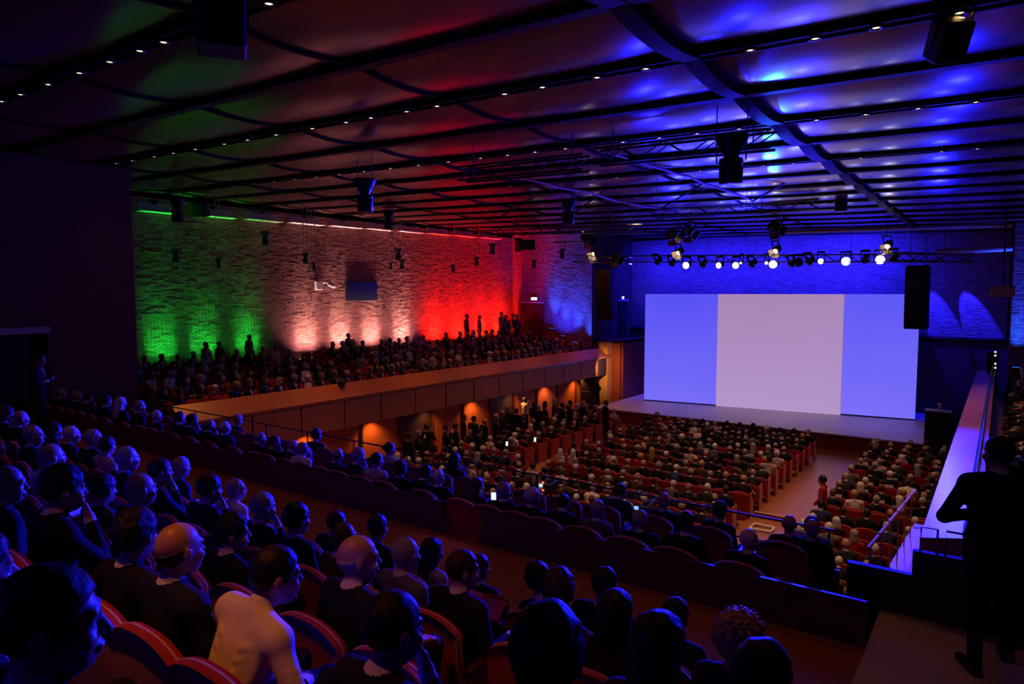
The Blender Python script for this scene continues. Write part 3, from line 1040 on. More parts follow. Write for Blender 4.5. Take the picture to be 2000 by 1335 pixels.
# warm key from the lit fresnels on to the stage boards
for x in (-15, -11, -7.5, -3.5):
    spot('fresnel_key', (x, T1Y + 0.2, tz(x, 0.9)), (x + 0.6, 34.0, 0.75), 120, (1.0, 0.62, 0.5), 50, 0.7, 0.1)
spot('pillar_fill', (-17.2, 32.6, ZC - 3.9), (-18.3, 34.5, 2.4), 220, (1.0, 0.5, 0.16), 90, 0.8, 0.05)  # added warm spot without a fixture, brightens the wooden pillar

# two curved tubes lit blue under the ceiling joints
for pts, d0, d1, lab in ((((1000, 345), (1034, 351), (1068, 359), (1098, 367), (1128, 372), (1150, 375), (1180, 385), (1207, 393), (1235, 398), (1262, 403), (1290, 406)), 18.5, 20.5, 'lower bright blue curved tube under the ceiling, passing behind a pendant'),
                         (((1185, 298), (1224, 308), (1258, 320), (1295, 330), (1320, 339), (1345, 344), (1372, 357), (1410, 369), (1440, 379), (1468, 391)), 15.5, 19.5, 'upper bright blue curved tube under the ceiling, crossing below the great pendant')):
    n = len(pts) - 1
    P_ = [at_depth(px, py, d0 + (d1 - d0) * i / n) for i, (px, py) in enumerate(pts)]
    o = MB().tube(P_, 0.032, 8).build('curved_tube', M['white'])
    for q in (P_[0], P_[n // 2], P_[-1]):
        MB().tube([q, Vector((q.x, q.y, zc(q.x) + 0.05))], 0.008, 5).build('hanger', M['blackmetal'], o)
    tag(o, lab, 'tube', 'curved tubes under the ceiling')
    for k in (3, 6, 9):
        q = P_[min(k, n)]
        spot('tube_light', q + Vector((0.3, 0.2, -1.3)), q, 60, BLUE, 60, 0.8, 0.05)
# added narrow spots that imitate cyan lamp reflections on the ceiling
for px, py in ((1346, 330), (1352, 358), (1512, 300), (1516, 328), (1508, 348), (1425, 352), (1400, 366), (1395, 318), (1516, 222), (1604, 378), (1550, 380)):
    r_ = ray(px, py)
    t_ = 1.0
    for _ in range(12):
        q = CAM + r_ * t_
        t_ *= (zc(q.x) + 0.03 - ZC) / max(1e-6, q.z - ZC)
    q = CAM + r_ * t_
    spot('ceiling_glint', (-6.0, 21.6, tz(-6.0, 1.9)), q, 900, (0.01, 0.14, 1.0), 5, 0.9, 0.04)

# blue spill from the stage lamps along the hall: it edges the pendants and the ribs
spot('stage_spill', (-9.0, T1Y - 0.5, tz(-9.0, 1.2)), (-10.0, 0.0, ZC + 1.6), 2200, BLUE, 90, 0.9, 0.3)
# added violet spots at two warm downlights: they tint the aisle landing and walkway
for tx, ty, w, a in ((-5.7, 6.2, 240, 14), (-0.35, 6.45, 40, 20)):
    x = min(XS, key=lambda q: abs(q - tx))
    spot('violet_fill', (x, 8.69, zc(x) - 0.03), (tx, ty, ZC - 3.2), w, (0.42, 0.10, 1.0) if a < 18 else (0.75, 0.45, 1.0), a, 1.0, 0.05)
# ================================================================== PEOPLE: bodies as one continuous surface each
def rotx(a):
    c, s = math.cos(a), math.sin(a)
    return np.array([[1, 0, 0], [0, c, -s], [0, s, c]])


def rotz(a):
    c, s = math.cos(a), math.sin(a)
    return np.array([[c, -s, 0], [s, c, 0], [0, 0, 1]])


def rotyy(a):
    c, s = math.cos(a), math.sin(a)
    return np.array([[c, 0, s], [0, 1, 0], [-s, 0, c]])


class Body:
    """a signed distance field made of blended limbs, turned into one skin"""

    def __init__(self):
        self.prims = []      # (lo, hi, fn, group, k, op)

    def cap(self, a, b, ra, rb, g, k=0.03, op='u'):
        a, b = np.array(a, float), np.array(b, float)
        ba = b - a
        L2 = max(1e-9, ba @ ba)
        r = max(ra, rb)

        def fn(P):
            t = np.clip(((P - a) @ ba) / L2, 0, 1)
            return np.linalg.norm(P - a - t[..., None] * ba, axis=-1) - (ra + (rb - ra) * t)
        self.prims.append((np.minimum(a, b) - r, np.maximum(a, b) + r, fn, g, k, op))

    def ell(self, c, r, g, k=0.03, R=None, op='u', o=None):
        c, r = np.array(c, float), np.array(r, float)
        if R is None:
            R = np.eye(3)
        if o is not None:
            c = np.array(o) + R @ c
        m = r.max()

        def fn(P):
            q = (P - c) @ R
            k0 = np.linalg.norm(q / r, axis=-1)
            k1 = np.linalg.norm(q / (r * r), axis=-1)
            return np.where(k1 > 1e-6, k0 * (k0 - 1) / np.maximum(k1, 1e-6), -r.min())
        self.prims.append((c - m, c + m, fn, g, k, op))

    def hcap(self, a, b, ra, rb, g, k, R, o, op='u'):
        self.cap(np.array(o) + R @ np.array(a, float), np.array(o) + R @ np.array(b, float), ra, rb, g, k, op)

    def custom(self, lo, hi, fn, g, k=0.005):
        self.prims.append((np.array(lo, float), np.array(hi, float), fn, g, k, 'u'))

    def mesh(self, xs, ys, zs, retag=None, shell=None):
        D = np.full((len(xs), len(ys), len(zs)), 0.25, np.float32)
        for lo, hi, fn, g, k, op in self.prims:
            m = k + 0.06
            i0, i1 = np.searchsorted(xs, lo[0] - m), np.searchsorted(xs, hi[0] + m)
            j0, j1 = np.searchsorted(ys, lo[1] - m), np.searchsorted(ys, hi[1] + m)
            k0, k1 = np.searchsorted(zs, lo[2] - m), np.searchsorted(zs, hi[2] + m)
            if i1 <= i0 or j1 <= j0 or k1 <= k0:
                continue
            P = np.stack(np.meshgrid(xs[i0:i1], ys[j0:j1], zs[k0:k1], indexing='ij'), -1)
            d = fn(P)
            s = D[i0:i1, j0:j1, k0:k1]
            if op == 'u':
                h = np.maximum(k - np.abs(s - d), 0) / k
                D[i0:i1, j0:j1, k0:k1] = np.minimum(s, d) - h * h * k * 0.25
            else:
                h = np.maximum(k - np.abs(s + d), 0) / k
                D[i0:i1, j0:j1, k0:k1] = np.maximum(s, -d) + h * h * k * 0.25
        V, F = nets(D, xs, ys, zs)
        C = V[F].mean(1)
        best = np.full(len(C), 9.0)
        tag_ = np.zeros(len(C), np.int32)
        for lo, hi, fn, g, k, op in self.prims:
            if op != 'u':
                continue
            sel = np.where(np.all((C > lo - 0.08) & (C < hi + 0.08), axis=1))[0]
            if len(sel) == 0:
                continue
            d = fn(C[sel])
            better = d < best[sel]
            best[sel[better]] = d[better]
            tag_[sel[better]] = g
        if retag is not None:
            tag_ = retag(C, tag_)
        return V, F, tag_


def nets(D, xs, ys, zs):
    nx, ny, nz = D.shape
    ins = D < 0
    c = [ins[i:nx - 1 + i, j:ny - 1 + j, k:nz - 1 + k] for i in (0, 1) for j in (0, 1) for k in (0, 1)]
    cnt = sum(a.astype(np.int8) for a in c)
    act = (cnt > 0) & (cnt < 8)
    I = np.argwhere(act)
    n = len(I)
    idx = np.full(act.shape, -1, np.int64)
    idx[act] = np.arange(n)
    acc = np.zeros((n, 3))
    num = np.zeros(n)
    corners = [(i, j, k) for i in (0, 1) for j in (0, 1) for k in (0, 1)]
    for a in range(8):
        for b in range(a + 1, 8):
            ca, cb = corners[a], corners[b]
            if sum(abs(p - q) for p, q in zip(ca, cb)) != 1:
                continue
            da = D[I[:, 0] + ca[0], I[:, 1] + ca[1], I[:, 2] + ca[2]]
            db = D[I[:, 0] + cb[0], I[:, 1] + cb[1], I[:, 2] + cb[2]]
            m = (da < 0) != (db < 0)
            t = np.where(m, da / np.where(m, da - db, 1), 0)
            pa = np.stack([xs[I[:, 0] + ca[0]], ys[I[:, 1] + ca[1]], zs[I[:, 2] + ca[2]]], 1)
            pb = np.stack([xs[I[:, 0] + cb[0]], ys[I[:, 1] + cb[1]], zs[I[:, 2] + cb[2]]], 1)
            acc[m] += (pa + t[:, None] * (pb - pa))[m]
            num[m] += 1
    V = acc / num[:, None]
    quads = []
    for ax in range(3):
        sl0 = [slice(None)] * 3
        sl1 = [slice(None)] * 3
        sl0[ax] = slice(0, -1)
        sl1[ax] = slice(1, None)
        a, b = ins[tuple(sl0)], ins[tuple(sl1)]
        E = np.argwhere(a != b)
        u, w = (ax + 1) % 3, (ax + 2) % 3
        ok = (E[:, u] > 0) & (E[:, w] > 0) & (E[:, u] < D.shape[u] - 1) & (E[:, w] < D.shape[w] - 1)
        E = E[ok]
        fl = a[tuple(E.T)]
        q = []
        for du, dw in ((-1, -1), (0, -1), (0, 0), (-1, 0)):
            e = E.copy()
            e[:, u] += du
            e[:, w] += dw
            q.append(idx[tuple(e.T)])
        q = np.stack(q, 1)
        q[~fl] = q[~fl][:, ::-1]
        quads.append(q)
    return V, np.concatenate(quads)


def np_mesh(name, V, F, tagv, mats):
    me = bpy.data.meshes.new(name)
    nv, nf = len(V), len(F)
    me.vertices.add(nv)
    me.vertices.foreach_set('co', np.asarray(V, np.float32).ravel())
    me.loops.add(nf * 4)
    me.loops.foreach_set('vertex_index', np.asarray(F, np.int32).ravel())
    me.polygons.add(nf)
    me.polygons.foreach_set('loop_start', np.arange(nf, dtype=np.int32) * 4)
    me.polygons.foreach_set('material_index', np.asarray(tagv, np.int32))
    me.polygons.foreach_set('use_smooth', np.ones(nf, bool))
    for m in mats:
        me.materials.append(m)
    me.update(calc_edges=True)
    return me


SKIN, CLOTH, SHIRT, TROUS, SHOE, EYE, HAIR, TIE = range(8)


def axis(bands):
    """grid lines with a step per band: [(start, step), ..., (end,)]"""
    out = []
    for (a, s), b in zip(bands[:-1], bands[1:]):
        n = max(1, int(round((b[0] - a) / s)))
        out.extend(np.linspace(a, b[0], n, endpoint=False))
    out.append(bands[-1][0])
    return np.array(out)


HS = 1.09


class HeadScale:
    """places head features about the head centre at the head scale"""

    def __init__(self, B):
        self.B = B

    def ell(self, c, r, g, k, R, o=None, op='u'):
        self.B.ell(np.array(c, float) * HS, np.array(r, float) * HS, g, k, R, o=o, op=op)

    def hcap(self, a, b, ra, rb, g, k, R, o):
        self.B.hcap(np.array(a, float) * HS, np.array(b, float) * HS, ra * HS, rb * HS, g, k, R, o)



def head_prims(B, R, o, fine=True, hair=None):
    H = HeadScale(B)
    if fine:
        H.ell((0, -0.012, 0.028), (0.074, 0.093, 0.088), SKIN, 0.02, R, o=o)
        H.ell((0, 0.022, -0.032), (0.059, 0.068, 0.086), SKIN, 0.03, R, o=o)
        H.ell((0, 0.046, -0.085), (0.038, 0.038, 0.030), SKIN, 0.03, R, o=o)
        H.hcap((-0.034, 0.080, 0.020), (0.034, 0.080, 0.020), 0.010, 0.010, SKIN, 0.018, R, o)
        for s in (-1, 1):
            H.ell((s * 0.031, 0.096, -0.001), (0.017, 0.016, 0.012), SKIN, 0.012, R, op='s', o=o)
            H.ell((s * 0.040, 0.066, -0.036), (0.022, 0.022, 0.020), SKIN, 0.02, R, o=o)
            H.ell((s * 0.030, 0.072, -0.001), (0.0125, 0.0125, 0.0125), EYE, 0.003, R, o=o)
            H.ell((s * 0.077, -0.010, -0.006), (0.010, 0.021, 0.033), SKIN, 0.008, R, o=o)
        H.hcap((0, 0.086, 0.006), (0, 0.106, -0.032), 0.008, 0.012, SKIN, 0.012, R, o)
        H.ell((0, 0.094, -0.060), (0.023, 0.008, 0.006), SKIN, 0.010, R, o=o)
        H.ell((0, 0.092, -0.073), (0.019, 0.008, 0.007), SKIN, 0.010, R, o=o)
    else:
        H.ell((0, -0.010, 0.024), (0.074, 0.093, 0.090), SKIN, 0.02, R, o=o)
        H.ell((0, 0.030, -0.045), (0.056, 0.064, 0.080), SKIN, 0.03, R, o=o)
        H.hcap((0, 0.088, 0.004), (0, 0.112, -0.030), 0.010, 0.015, SKIN, 0.012, R, o)
        for s in (-1, 1):
            H.ell((s * 0.077, -0.010, -0.006), (0.012, 0.021, 0.032), SKIN, 0.01, R, o=o)
    if hair:
        f = hair_fn(hair)
        o = np.array(o)
        B.custom(o - 0.33 if hair in ('long',) else o - 0.16, o + 0.17, lambda P: f((P - o) @ R / HS) * HS, HAIR, 0.004)


def wob(q, a, f):
    return a * (np.sin(f * q[..., 0] + 1.3 * np.sin(f * 0.7 * q[..., 2])) * np.sin(f * 0.9 * q[..., 1] + 0.5) * np.sin(f * 1.1 * q[..., 2] + 1.1))


def ellq(q, c, r):
    q = q - np.array(c)
    r = np.array(r)
    k0 = np.linalg.norm(q / r, axis=-1)
    k1 = np.linalg.norm(q / (r * r), axis=-1)
    return k0 * (k0 - 1) / np.maximum(k1, 1e-6)


def capq(q, a, b, ra, rb):
    a, b = np.array(a, float), np.array(b, float)
    ba = b - a
    t = np.clip(((q - a) @ ba) / (ba @ ba), 0, 1)
    return np.linalg.norm(q - a - t[..., None] * ba, axis=-1) - (ra + (rb - ra) * t)


def hair_fn(style):
    def fn(q):
        x, y, z = q[..., 0], q[..., 1], q[..., 2]
        front = 0.035 + 0.95 * np.maximum(z - 0.015, 0)
        nape = np.where(y > -0.035, -0.028, -0.075)
        if style == 'short':
            d = ellq(q, (0, -0.014, 0.030), (0.082, 0.102, 0.100)) + wob(q, 0.003, 90)
            return np.maximum(d, np.maximum(y - front, nape - z) * 0.8)
        if style == 'full':
            d = ellq(q, (0, -0.016, 0.036), (0.088, 0.108, 0.106)) + wob(q, 0.006, 70)
            return np.maximum(d, np.maximum(y - front - 0.012, nape - 0.02 - z) * 0.8)
        if style == 'receding':
            d = ellq(q, (0, -0.014, 0.027), (0.080, 0.100, 0.094)) + wob(q, 0.003, 80)
            return np.maximum(d, np.maximum(y - 0.006 - 0.3 * np.maximum(z, 0), nape - z) * 0.8)
        if style == 'bald':
            d = ellq(q, (0, -0.014, 0.018), (0.080, 0.099, 0.090)) + wob(q, 0.002, 90)
            return np.maximum(d, np.maximum.reduce([y - 0.012, nape - z, z - 0.030 - 0.25 * y]))
        if style == 'bob':
            d = np.minimum(ellq(q, (0, -0.016, 0.034), (0.089, 0.108, 0.104)), capq(q, (0, -0.03, 0), (0, -0.035, -0.10), 0.092, 0.098)) + wob(q, 0.004, 80)
            return np.maximum(d, np.maximum(y - front + 0.008, -0.135 - z) * 0.8)
        if style == 'long':
            d = np.minimum(ellq(q, (0, -0.016, 0.034), (0.089, 0.108, 0.102)), capq(q, (0, -0.035, 0), (0, -0.075, -0.24), 0.090, 0.085)) + wob(q, 0.006, 60)
            return np.maximum(d, np.maximum(y - front + 0.006, -0.29 - z) * 0.8)
        if style == 'curly':
            d = ellq(q, (0, -0.018, 0.026), (0.104, 0.120, 0.116)) + wob(q, 0.014, 120) + wob(q[..., ::-1], 0.006, 210)
            return np.maximum(d, np.maximum(y - front - 0.006, -0.085 - z) * 0.8)
        if style == 'bun':
            d = np.minimum(ellq(q, (0, -0.014, 0.030), (0.080, 0.101, 0.098)), ellq(q, (0, -0.125, 0.045), (0.042, 0.040, 0.042))) + wob(q, 0.003, 90)
            return np.maximum(d, np.maximum(y - front, nape - z) * 0.8)
    return fn


def hand(B, wrist, dirv, up, side, curl=0.5, fine=True):
    """palm, four fingers of unequal length with a bend, and a thumb off the side of the palm"""
    w = np.array(wrist, float)
    d = np.array(dirv, float)
    d /= np.linalg.norm(d)
    u = np.array(up, float)
    u -= d * (u @ d)
    u /= np.linalg.norm(u)           # back of the hand
    s = np.cross(d, u) * side        # towards the thumb
    palm = w + d * 0.05
    B.cap(w + d * 0.02 + s * 0.018, w + d * 0.075 + s * 0.022, 0.020, 0.015, SKIN, 0.02)
    B.cap(w + d * 0.02 - s * 0.014, w + d * 0.072 - s * 0.022, 0.020, 0.014, SKIN, 0.02)
    if not fine:
        B.cap(w + d * 0.07, w + d * 0.13 - u * 0.04 * curl, 0.026, 0.016, SKIN, 0.02)
        return
    for off, ln in ((0.030, 0.070), (0.010, 0.080), (-0.011, 0.074), (-0.031, 0.058)):
        a = w + d * 0.085 + s * off
        b = a + (d * math.cos(curl * 0.7) - u * math.sin(curl * 0.7)) * ln * 0.52
        c = b + (d * math.cos(curl * 1.9) - u * math.sin(curl * 1.9)) * ln * 0.55
        B.cap(a - d * 0.02, b, 0.0105, 0.0095, SKIN, 0.006)
        B.cap(b, c, 0.0095, 0.008, SKIN, 0.004)
    a = w + d * 0.030 + s * 0.034
    b = a + (d * 0.55 + s * 0.75 - u * 0.25 * curl) * 0.036
    c = b + (d * 0.9 + s * 0.25 - u * 0.3 * curl) * 0.032
    B.cap(a, b, 0.014, 0.0115, SKIN, 0.012)
    B.cap(b, c, 0.0115, 0.009, SKIN, 0.006)


def seated(pose='lap', lean=0.0, side=0.0, yaw=0.0, nod=0.0, w=1.0, fine=True, hair=None, folds=False, female=False):
    """seated figure facing +Y, origin on the floor under the hips; returns (Body, head centre, head rotation)"""
    B = Body()
    T = rotyy(side) @ rotx(-lean)
    piv = np.array([0, 0.0, 0.48])
    up = lambda p: piv + T @ (np.array(p, float) - piv)
    B.ell((0, 0.01, 0.50), (0.165 * w, 0.14, 0.115), TROUS, 0.05)
    B.ell(up((0, 0.0, 0.63)), (0.150 * w, 0.118, 0.15), CLOTH, 0.06, T)
    B.ell(up((0, 0.0, 0.79)), (0.172 * w, 0.118 if not female else 0.112, 0.17), CLOTH, 0.06, T)
    if female:
        for s in (-1, 1):
            B.ell(up((s * 0.07, 0.095, 0.79)), (0.06, 0.05, 0.06), CLOTH, 0.04, T)
    sw = 0.168 * w
    B.cap(up((-sw, -0.01, 0.895)), up((sw, -0.01, 0.895)), 0.066, 0.066, CLOTH, 0.05)
    for s in (-1, 1):
        B.cap(up((0, -0.02, 0.955)), up((s * sw, -0.015, 0.915)), 0.046, 0.050, CLOTH, 0.05)
    o = up((0, 0.035, 1.115))
    HR = T @ rotz(yaw) @ rotx(-nod - (-lean if lean > 0.15 else 0) * 0.7)
    B.cap(up((0, -0.012, 0.93)), o + HR @ np.array((0, -0.022, -0.05)), 0.056, 0.050, SKIN, 0.02)
    B.cap(up((0, -0.010, 0.972)), up((0, -0.004, 0.985)), 0.0585, 0.0575, SHIRT, 0.006)
    head_prims(B, HR, o, fine, hair)
    for s in (-1, 1):
        sh = up((s * (sw + 0.012), -0.01, 0.885))
        if pose == 'lap' or (pose == 'chin' and s < 0) or (pose == 'phone1' and s < 0):
            el = up((s * (0.235 * w), 0.02, 0.645))
            ha = np.array([s * 0.115, 0.27, 0.60])
            hd, hu = (-s * 0.55, 0.8, -0.15), (0, 0.1, 1)
        elif pose == 'rest':
            el = up((s * (0.27 * w), -0.02, 0.655))
            ha = np.array([s * 0.25, 0.23, 0.66])
            hd, hu = (0, 1, -0.1), (0, 0.1, 1)
        elif pose == 'chin':
            el = up((s * 0.20, 0.20, 0.68))
            ha = o + np.array([s * 0.055, 0.105, -0.185])
            hd, hu = (-s * 0.25, -0.10, 1), (s * 0.3, 1, 0.1)
        elif pose in ('phone', 'phone1'):
            el = up((s * 0.23, 0.10, 0.66))
            ha = up((s * 0.075, 0.30, 0.83))
            hd, hu = (-s * 0.2, 0.35, 0.9), (s * 0.5, 0.8, -0.3)
        elif pose == 'knees':
            el = up((s * 0.25, 0.14, 0.68))
            ha = np.array([s * 0.06, 0.42, 0.66])
            hd, hu = (-s * 0.6, 0.7, -0.1), (s * 0.5, 0.2, 1)
        elif pose == 'wide':
            el = up((s * 0.33, 0.06, 0.70))
            ha = up((s * 0.14, 0.25, 0.66))
            hd, hu = (-s * 0.8, 0.5, -0.1), (0, 0.3, 1)
        B.cap(sh, el, 0.060 * (0.94 + 0.06 * w), 0.047, CLOTH, 0.03)
        wr = ha + (np.array(el) - ha) / np.linalg.norm(np.array(el) - ha) * 0.045
        B.cap(el, wr, 0.047, 0.036, CLOTH, 0.02)
        B.cap(wr, ha, 0.033, 0.032, SHIRT, 0.006)
        hand(B, ha, hd, hu, -s if pose != 'chin' else s, 0.55 if pose != 'chin' else 0.75, fine)
        hip = (s * 0.088, 0.03, 0.49)
        kn = (s * 0.125, 0.45, 0.50)
        B.cap(hip, kn, 0.085, 0.062, TROUS, 0.05)
        B.cap(kn, (s * 0.125, 0.43, 0.10), 0.058, 0.040, TROUS, 0.03)
        B.cap((s * 0.125, 0.41, 0.05), (s * 0.14, 0.60, 0.035), 0.045, 0.036, SHOE, 0.02)
        B.cap((s * 0.125, 0.43, 0.12), (s * 0.125, 0.42, 0.05), 0.038, 0.042, SHOE, 0.01)
    if folds:
        # pulled creases: fans from the armpits across the back, and rings at the elbows
        for s in (-1, 1):
            for k in range(5):
                a = (s * 0.155, -0.055, 0.86 - 0.035 * k)
                m = (s * 0.085, -0.103, 0.835 - 0.055 * k)
                b = (s * 0.01, -0.110, 0.80 - 0.075 * k)
                B.cap(up(a), up(m), 0.011, 0.008, CLOTH, 0.030)
            for k in range(4):
                t = 0.55 + 0.14 * k
                a = up((s * (sw + 0.012), -0.01, 0.885)) * (1 - t) + up((s * 0.33, 0.06, 0.70)) * t
                B.cap(a + T @ np.array([s * 0.030, -0.040, 0.02]), a + T @ np.array([s * 0.040, 0.025, 0.03]), 0.008, 0.006, CLOTH, 0.016)
        for s in (-1, 1):     # collar blades
            B.cap(up((s * 0.05, -0.055, 0.965)), up((s * 0.055, 0.045, 0.945)), 0.017, 0.013, SHIRT, 0.008)
        B.cap(up((-0.05, -0.058, 0.968)), up((0.05, -0.058, 0.968)), 0.018, 0.018, SHIRT, 0.01)

    TI = T.T

    def retag(C, t):
        q = (C - piv) @ T + piv
        fr = (t == CLOTH) & (q[:, 1] > 0.06) & (q[:, 2] > 0.60) & (np.abs(q[:, 0]) < 0.062 * np.clip((q[:, 2] - 0.60) / 0.32, 0, 1))
        t = t.copy()
        nb = (t == SKIN) & (q[:, 2] < 0.968) & (q[:, 2] > 0.84) & (np.abs(q[:, 0]) < 0.11) & (q[:, 1] < 0.062)
        t[nb] = CLOTH
        t[nb & (q[:, 1] > 0.025)] = SHIRT
        t[(t == SHIRT) & (q[:, 2] < 0.962) & (q[:, 2] > 0.86) & (q[:, 1] < 0.045) & (np.abs(q[:, 0]) < 0.1)] = CLOTH
        rr = np.hypot(q[:, 0], q[:, 1] + 0.010)
        t[((t == SKIN) | (t == SHIRT)) & (rr > 0.0625) & (q[:, 2] < 1.01) & (q[:, 2] > 0.86) & (q[:, 1] < 0.058) & (np.abs(q[:, 0]) < 0.15)] = CLOTH
        t[fr] = SHIRT
        if not female:
            t[fr & (np.abs(q[:, 0]) < 0.020)] = TIE
        return t
    return B, o, HR, retag


def standing(pose='down', w=1.0, fine=True, yaw=0.0, nod=0.0, hair=None, stride=0.12, coat=False):
    B = Body()
    hx = 0.095 * w
    B.ell((0, 0, 0.93), (0.165 * w, 0.125, 0.14), TROUS, 0.06)
    B.ell((0, 0.0, 1.08), (0.158 * w, 0.120, 0.17), CLOTH, 0.06)
    B.ell((0, 0.0, 1.27), (0.178 * w, 0.122, 0.19), CLOTH, 0.06)
    sw = 0.172 * w
    B.cap((-sw, -0.01, 1.41), (sw, -0.01, 1.41), 0.068, 0.068, CLOTH, 0.05)
    for s in (-1, 1):
        B.cap((0, -0.02, 1.475), (s * sw, -0.015, 1.43), 0.048, 0.052, CLOTH, 0.05)
    o = np.array((0, 0.03, 1.635))
    HR = rotz(yaw) @ rotx(-nod)
    B.cap((0, -0.015, 1.45), o + HR @ np.array((0, -0.022, -0.05)), 0.057, 0.052, SKIN, 0.02)
    B.cap((0, -0.010, 1.487), (0, -0.004, 1.502), 0.060, 0.059, SHIRT, 0.006)
    head_prims(B, HR, o, fine, hair)
    if coat:
        for s in (-1, 1):
            B.cap((s * 0.07, 0, 1.0), (s * 0.085, 0.0, 0.66), 0.125, 0.115, CLOTH, 0.06)
    for s in (-1, 1):
        sh = np.array((s * (sw + 0.015), -0.01, 1.395))
        if pose == 'down':
            el, ha, hd, hu = (s * 0.255 * w, -0.02, 1.12), (s * 0.255, 0.06, 0.88), (0, 0.15, -1), (s, 0.2, 0)
        elif pose == 'fold':
            el = (s * 0.29 * w, 0.05, 1.13)
            ha = (-s * 0.10, 0.20 + (0.03 if s > 0 else -0.02), 1.18 + (0.03 if s > 0 else -0.02))
            hd, hu = (-s, -0.1, 0.12), (0, 1, 0.2)
        elif pose == 'clasp':
            el, ha, hd, hu = (s * 0.27 * w, 0.02, 1.12), (s * 0.07, 0.19, 0.95), (-s * 0.7, 0.2, -0.5), (s * 0.3, 1, 0.3)
        elif pose == 'camera':
            el, ha, hd, hu = (s * 0.30 * w, 0.14, 1.20), (s * 0.10, 0.24, 1.50), (-s * 0.5, 0.3, 0.75), (s, 0.3, 0)
        el, ha = np.array(el, float), np.array(ha, float)
        B.cap(sh, el, 0.062, 0.049, CLOTH, 0.03)
        wr = ha + (el - ha) / np.linalg.norm(el - ha) * 0.04
        B.cap(el, wr, 0.049, 0.037, CLOTH, 0.02)
        B.cap(wr, ha, 0.034, 0.032, SHIRT, 0.006)
        hand(B, ha, hd, hu, -s, 0.6, fine)
        fx = s * (hx + 0.02)
        ky = stride * 0.5 * s
        B.cap((s * hx, 0, 0.90), (fx, 0.02 + ky * 0.6, 0.50), 0.095, 0.064, TROUS, 0.04)
        B.cap((fx, 0.02 + ky * 0.6, 0.50), (fx + s * 0.02, -0.02 + ky, 0.10), 0.062, 0.046, TROUS, 0.03)
        B.cap((fx + s * 0.02, -0.05 + ky, 0.045), (fx + s * 0.05, 0.16 + ky, 0.034), 0.045, 0.034, SHOE, 0.02)
        B.cap((fx + s * 0.02, -0.02 + ky, 0.12), (fx + s * 0.02, -0.02 + ky, 0.05), 0.042, 0.045, SHOE, 0.01)

    def retag(C, t):
        fr = (t == CLOTH) & (C[:, 1] > 0.06) & (C[:, 2] > 1.08) & (np.abs(C[:, 0]) < 0.062 * np.clip((C[:, 2] - 1.08) / 0.34, 0, 1))
        t = t.copy()
        nb = (t == SKIN) & (C[:, 2] < 1.487) & (C[:, 2] > 1.36) & (np.abs(C[:, 0]) < 0.11) & (C[:, 1] < 0.062)
        t[nb] = CLOTH
        t[nb & (C[:, 1] > 0.025)] = SHIRT
        t[(t == SHIRT) & (C[:, 2] < 1.480) & (C[:, 2] > 1.36) & (C[:, 1] < 0.045) & (np.abs(C[:, 0]) < 0.1)] = CLOTH
        rr = np.hypot(C[:, 0], C[:, 1] + 0.010)
        t[((t == SKIN) | (t == SHIRT)) & (rr > 0.064) & (C[:, 2] < 1.53) & (C[:, 2] > 1.36) & (C[:, 1] < 0.058) & (np.abs(C[:, 0]) < 0.15)] = CLOTH
        t[fr] = SHIRT
        t[fr & (np.abs(C[:, 0]) < 0.02)] = TIE
        return t
    return B, o, HR, retag


# ---- materials of people
def cloth(name, c, rough=0.85):
    return mat(name, c, rough, spec=0.25, noise=0.12, nscale=60, bump=0.12)


SKINS = [mat('skin fair', (0.46, 0.26, 0.19), 0.42, noise=0.08, nscale=30), mat('skin warm', (0.38, 0.20, 0.135), 0.42, noise=0.08, nscale=30),
         mat('skin tanned', (0.27, 0.135, 0.09), 0.45, noise=0.08, nscale=30)]
CL = {'black suit': cloth('black cloth', (0.012, 0.012, 0.015)), 'navy suit': cloth('navy cloth', (0.012, 0.016, 0.045)),
      'charcoal suit': cloth('charcoal cloth', (0.03, 0.03, 0.034)), 'grey jacket': cloth('grey cloth', (0.12, 0.12, 0.13)),
      'brown jacket': cloth('brown cloth', (0.09, 0.05, 0.03)), 'white shirt': cloth('white cotton', (0.72, 0.70, 0.68)),
      'pale blouse': cloth('pale cotton', (0.50, 0.42, 0.40)), 'red jacket': cloth('red cloth', (0.38, 0.02, 0.025)),
      'dark dress': cloth('dark dress cloth', (0.03, 0.014, 0.022)), 'blue jacket': cloth('blue cloth', (0.03, 0.05, 0.16))}
SHIRTW = cloth('shirt white', (0.68, 0.67, 0.66))
TROUSM = cloth('dark trousers', (0.014, 0.014, 0.018))
SHOEM = mat('black leather', (0.012, 0.011, 0.011), 0.3, noise=0.1)
EYEM = mat('eye', (0.35, 0.33, 0.32), 0.2, noise=0.05)
TIES = [cloth('dark tie', (0.02, 0.015, 0.05)), cloth('red tie', (0.20, 0.015, 0.02))]


def hairm(n, c):
    return mat(n, c, 0.55, spec=0.3, noise=0.3, nscale=45, bump=0.6, stretch=(1, 1, 0.25))


HR_ = {'black': hairm('black hair', (0.010, 0.008, 0.008)), 'dark brown': hairm('dark brown hair', (0.03, 0.017, 0.010)),
       'brown': hairm('brown hair', (0.09, 0.045, 0.022)), 'grey': hairm('grey hair', (0.30, 0.28, 0.27)),
       'white': hairm('white hair', (0.60, 0.57, 0.54)), 'blond': hairm('blond hair', (0.42, 0.26, 0.10))}
DEFM = [SKINS[0], CL['black suit'], SHIRTW, TROUSM, SHOEM, EYEM, HR_['black'], TIES[0]]


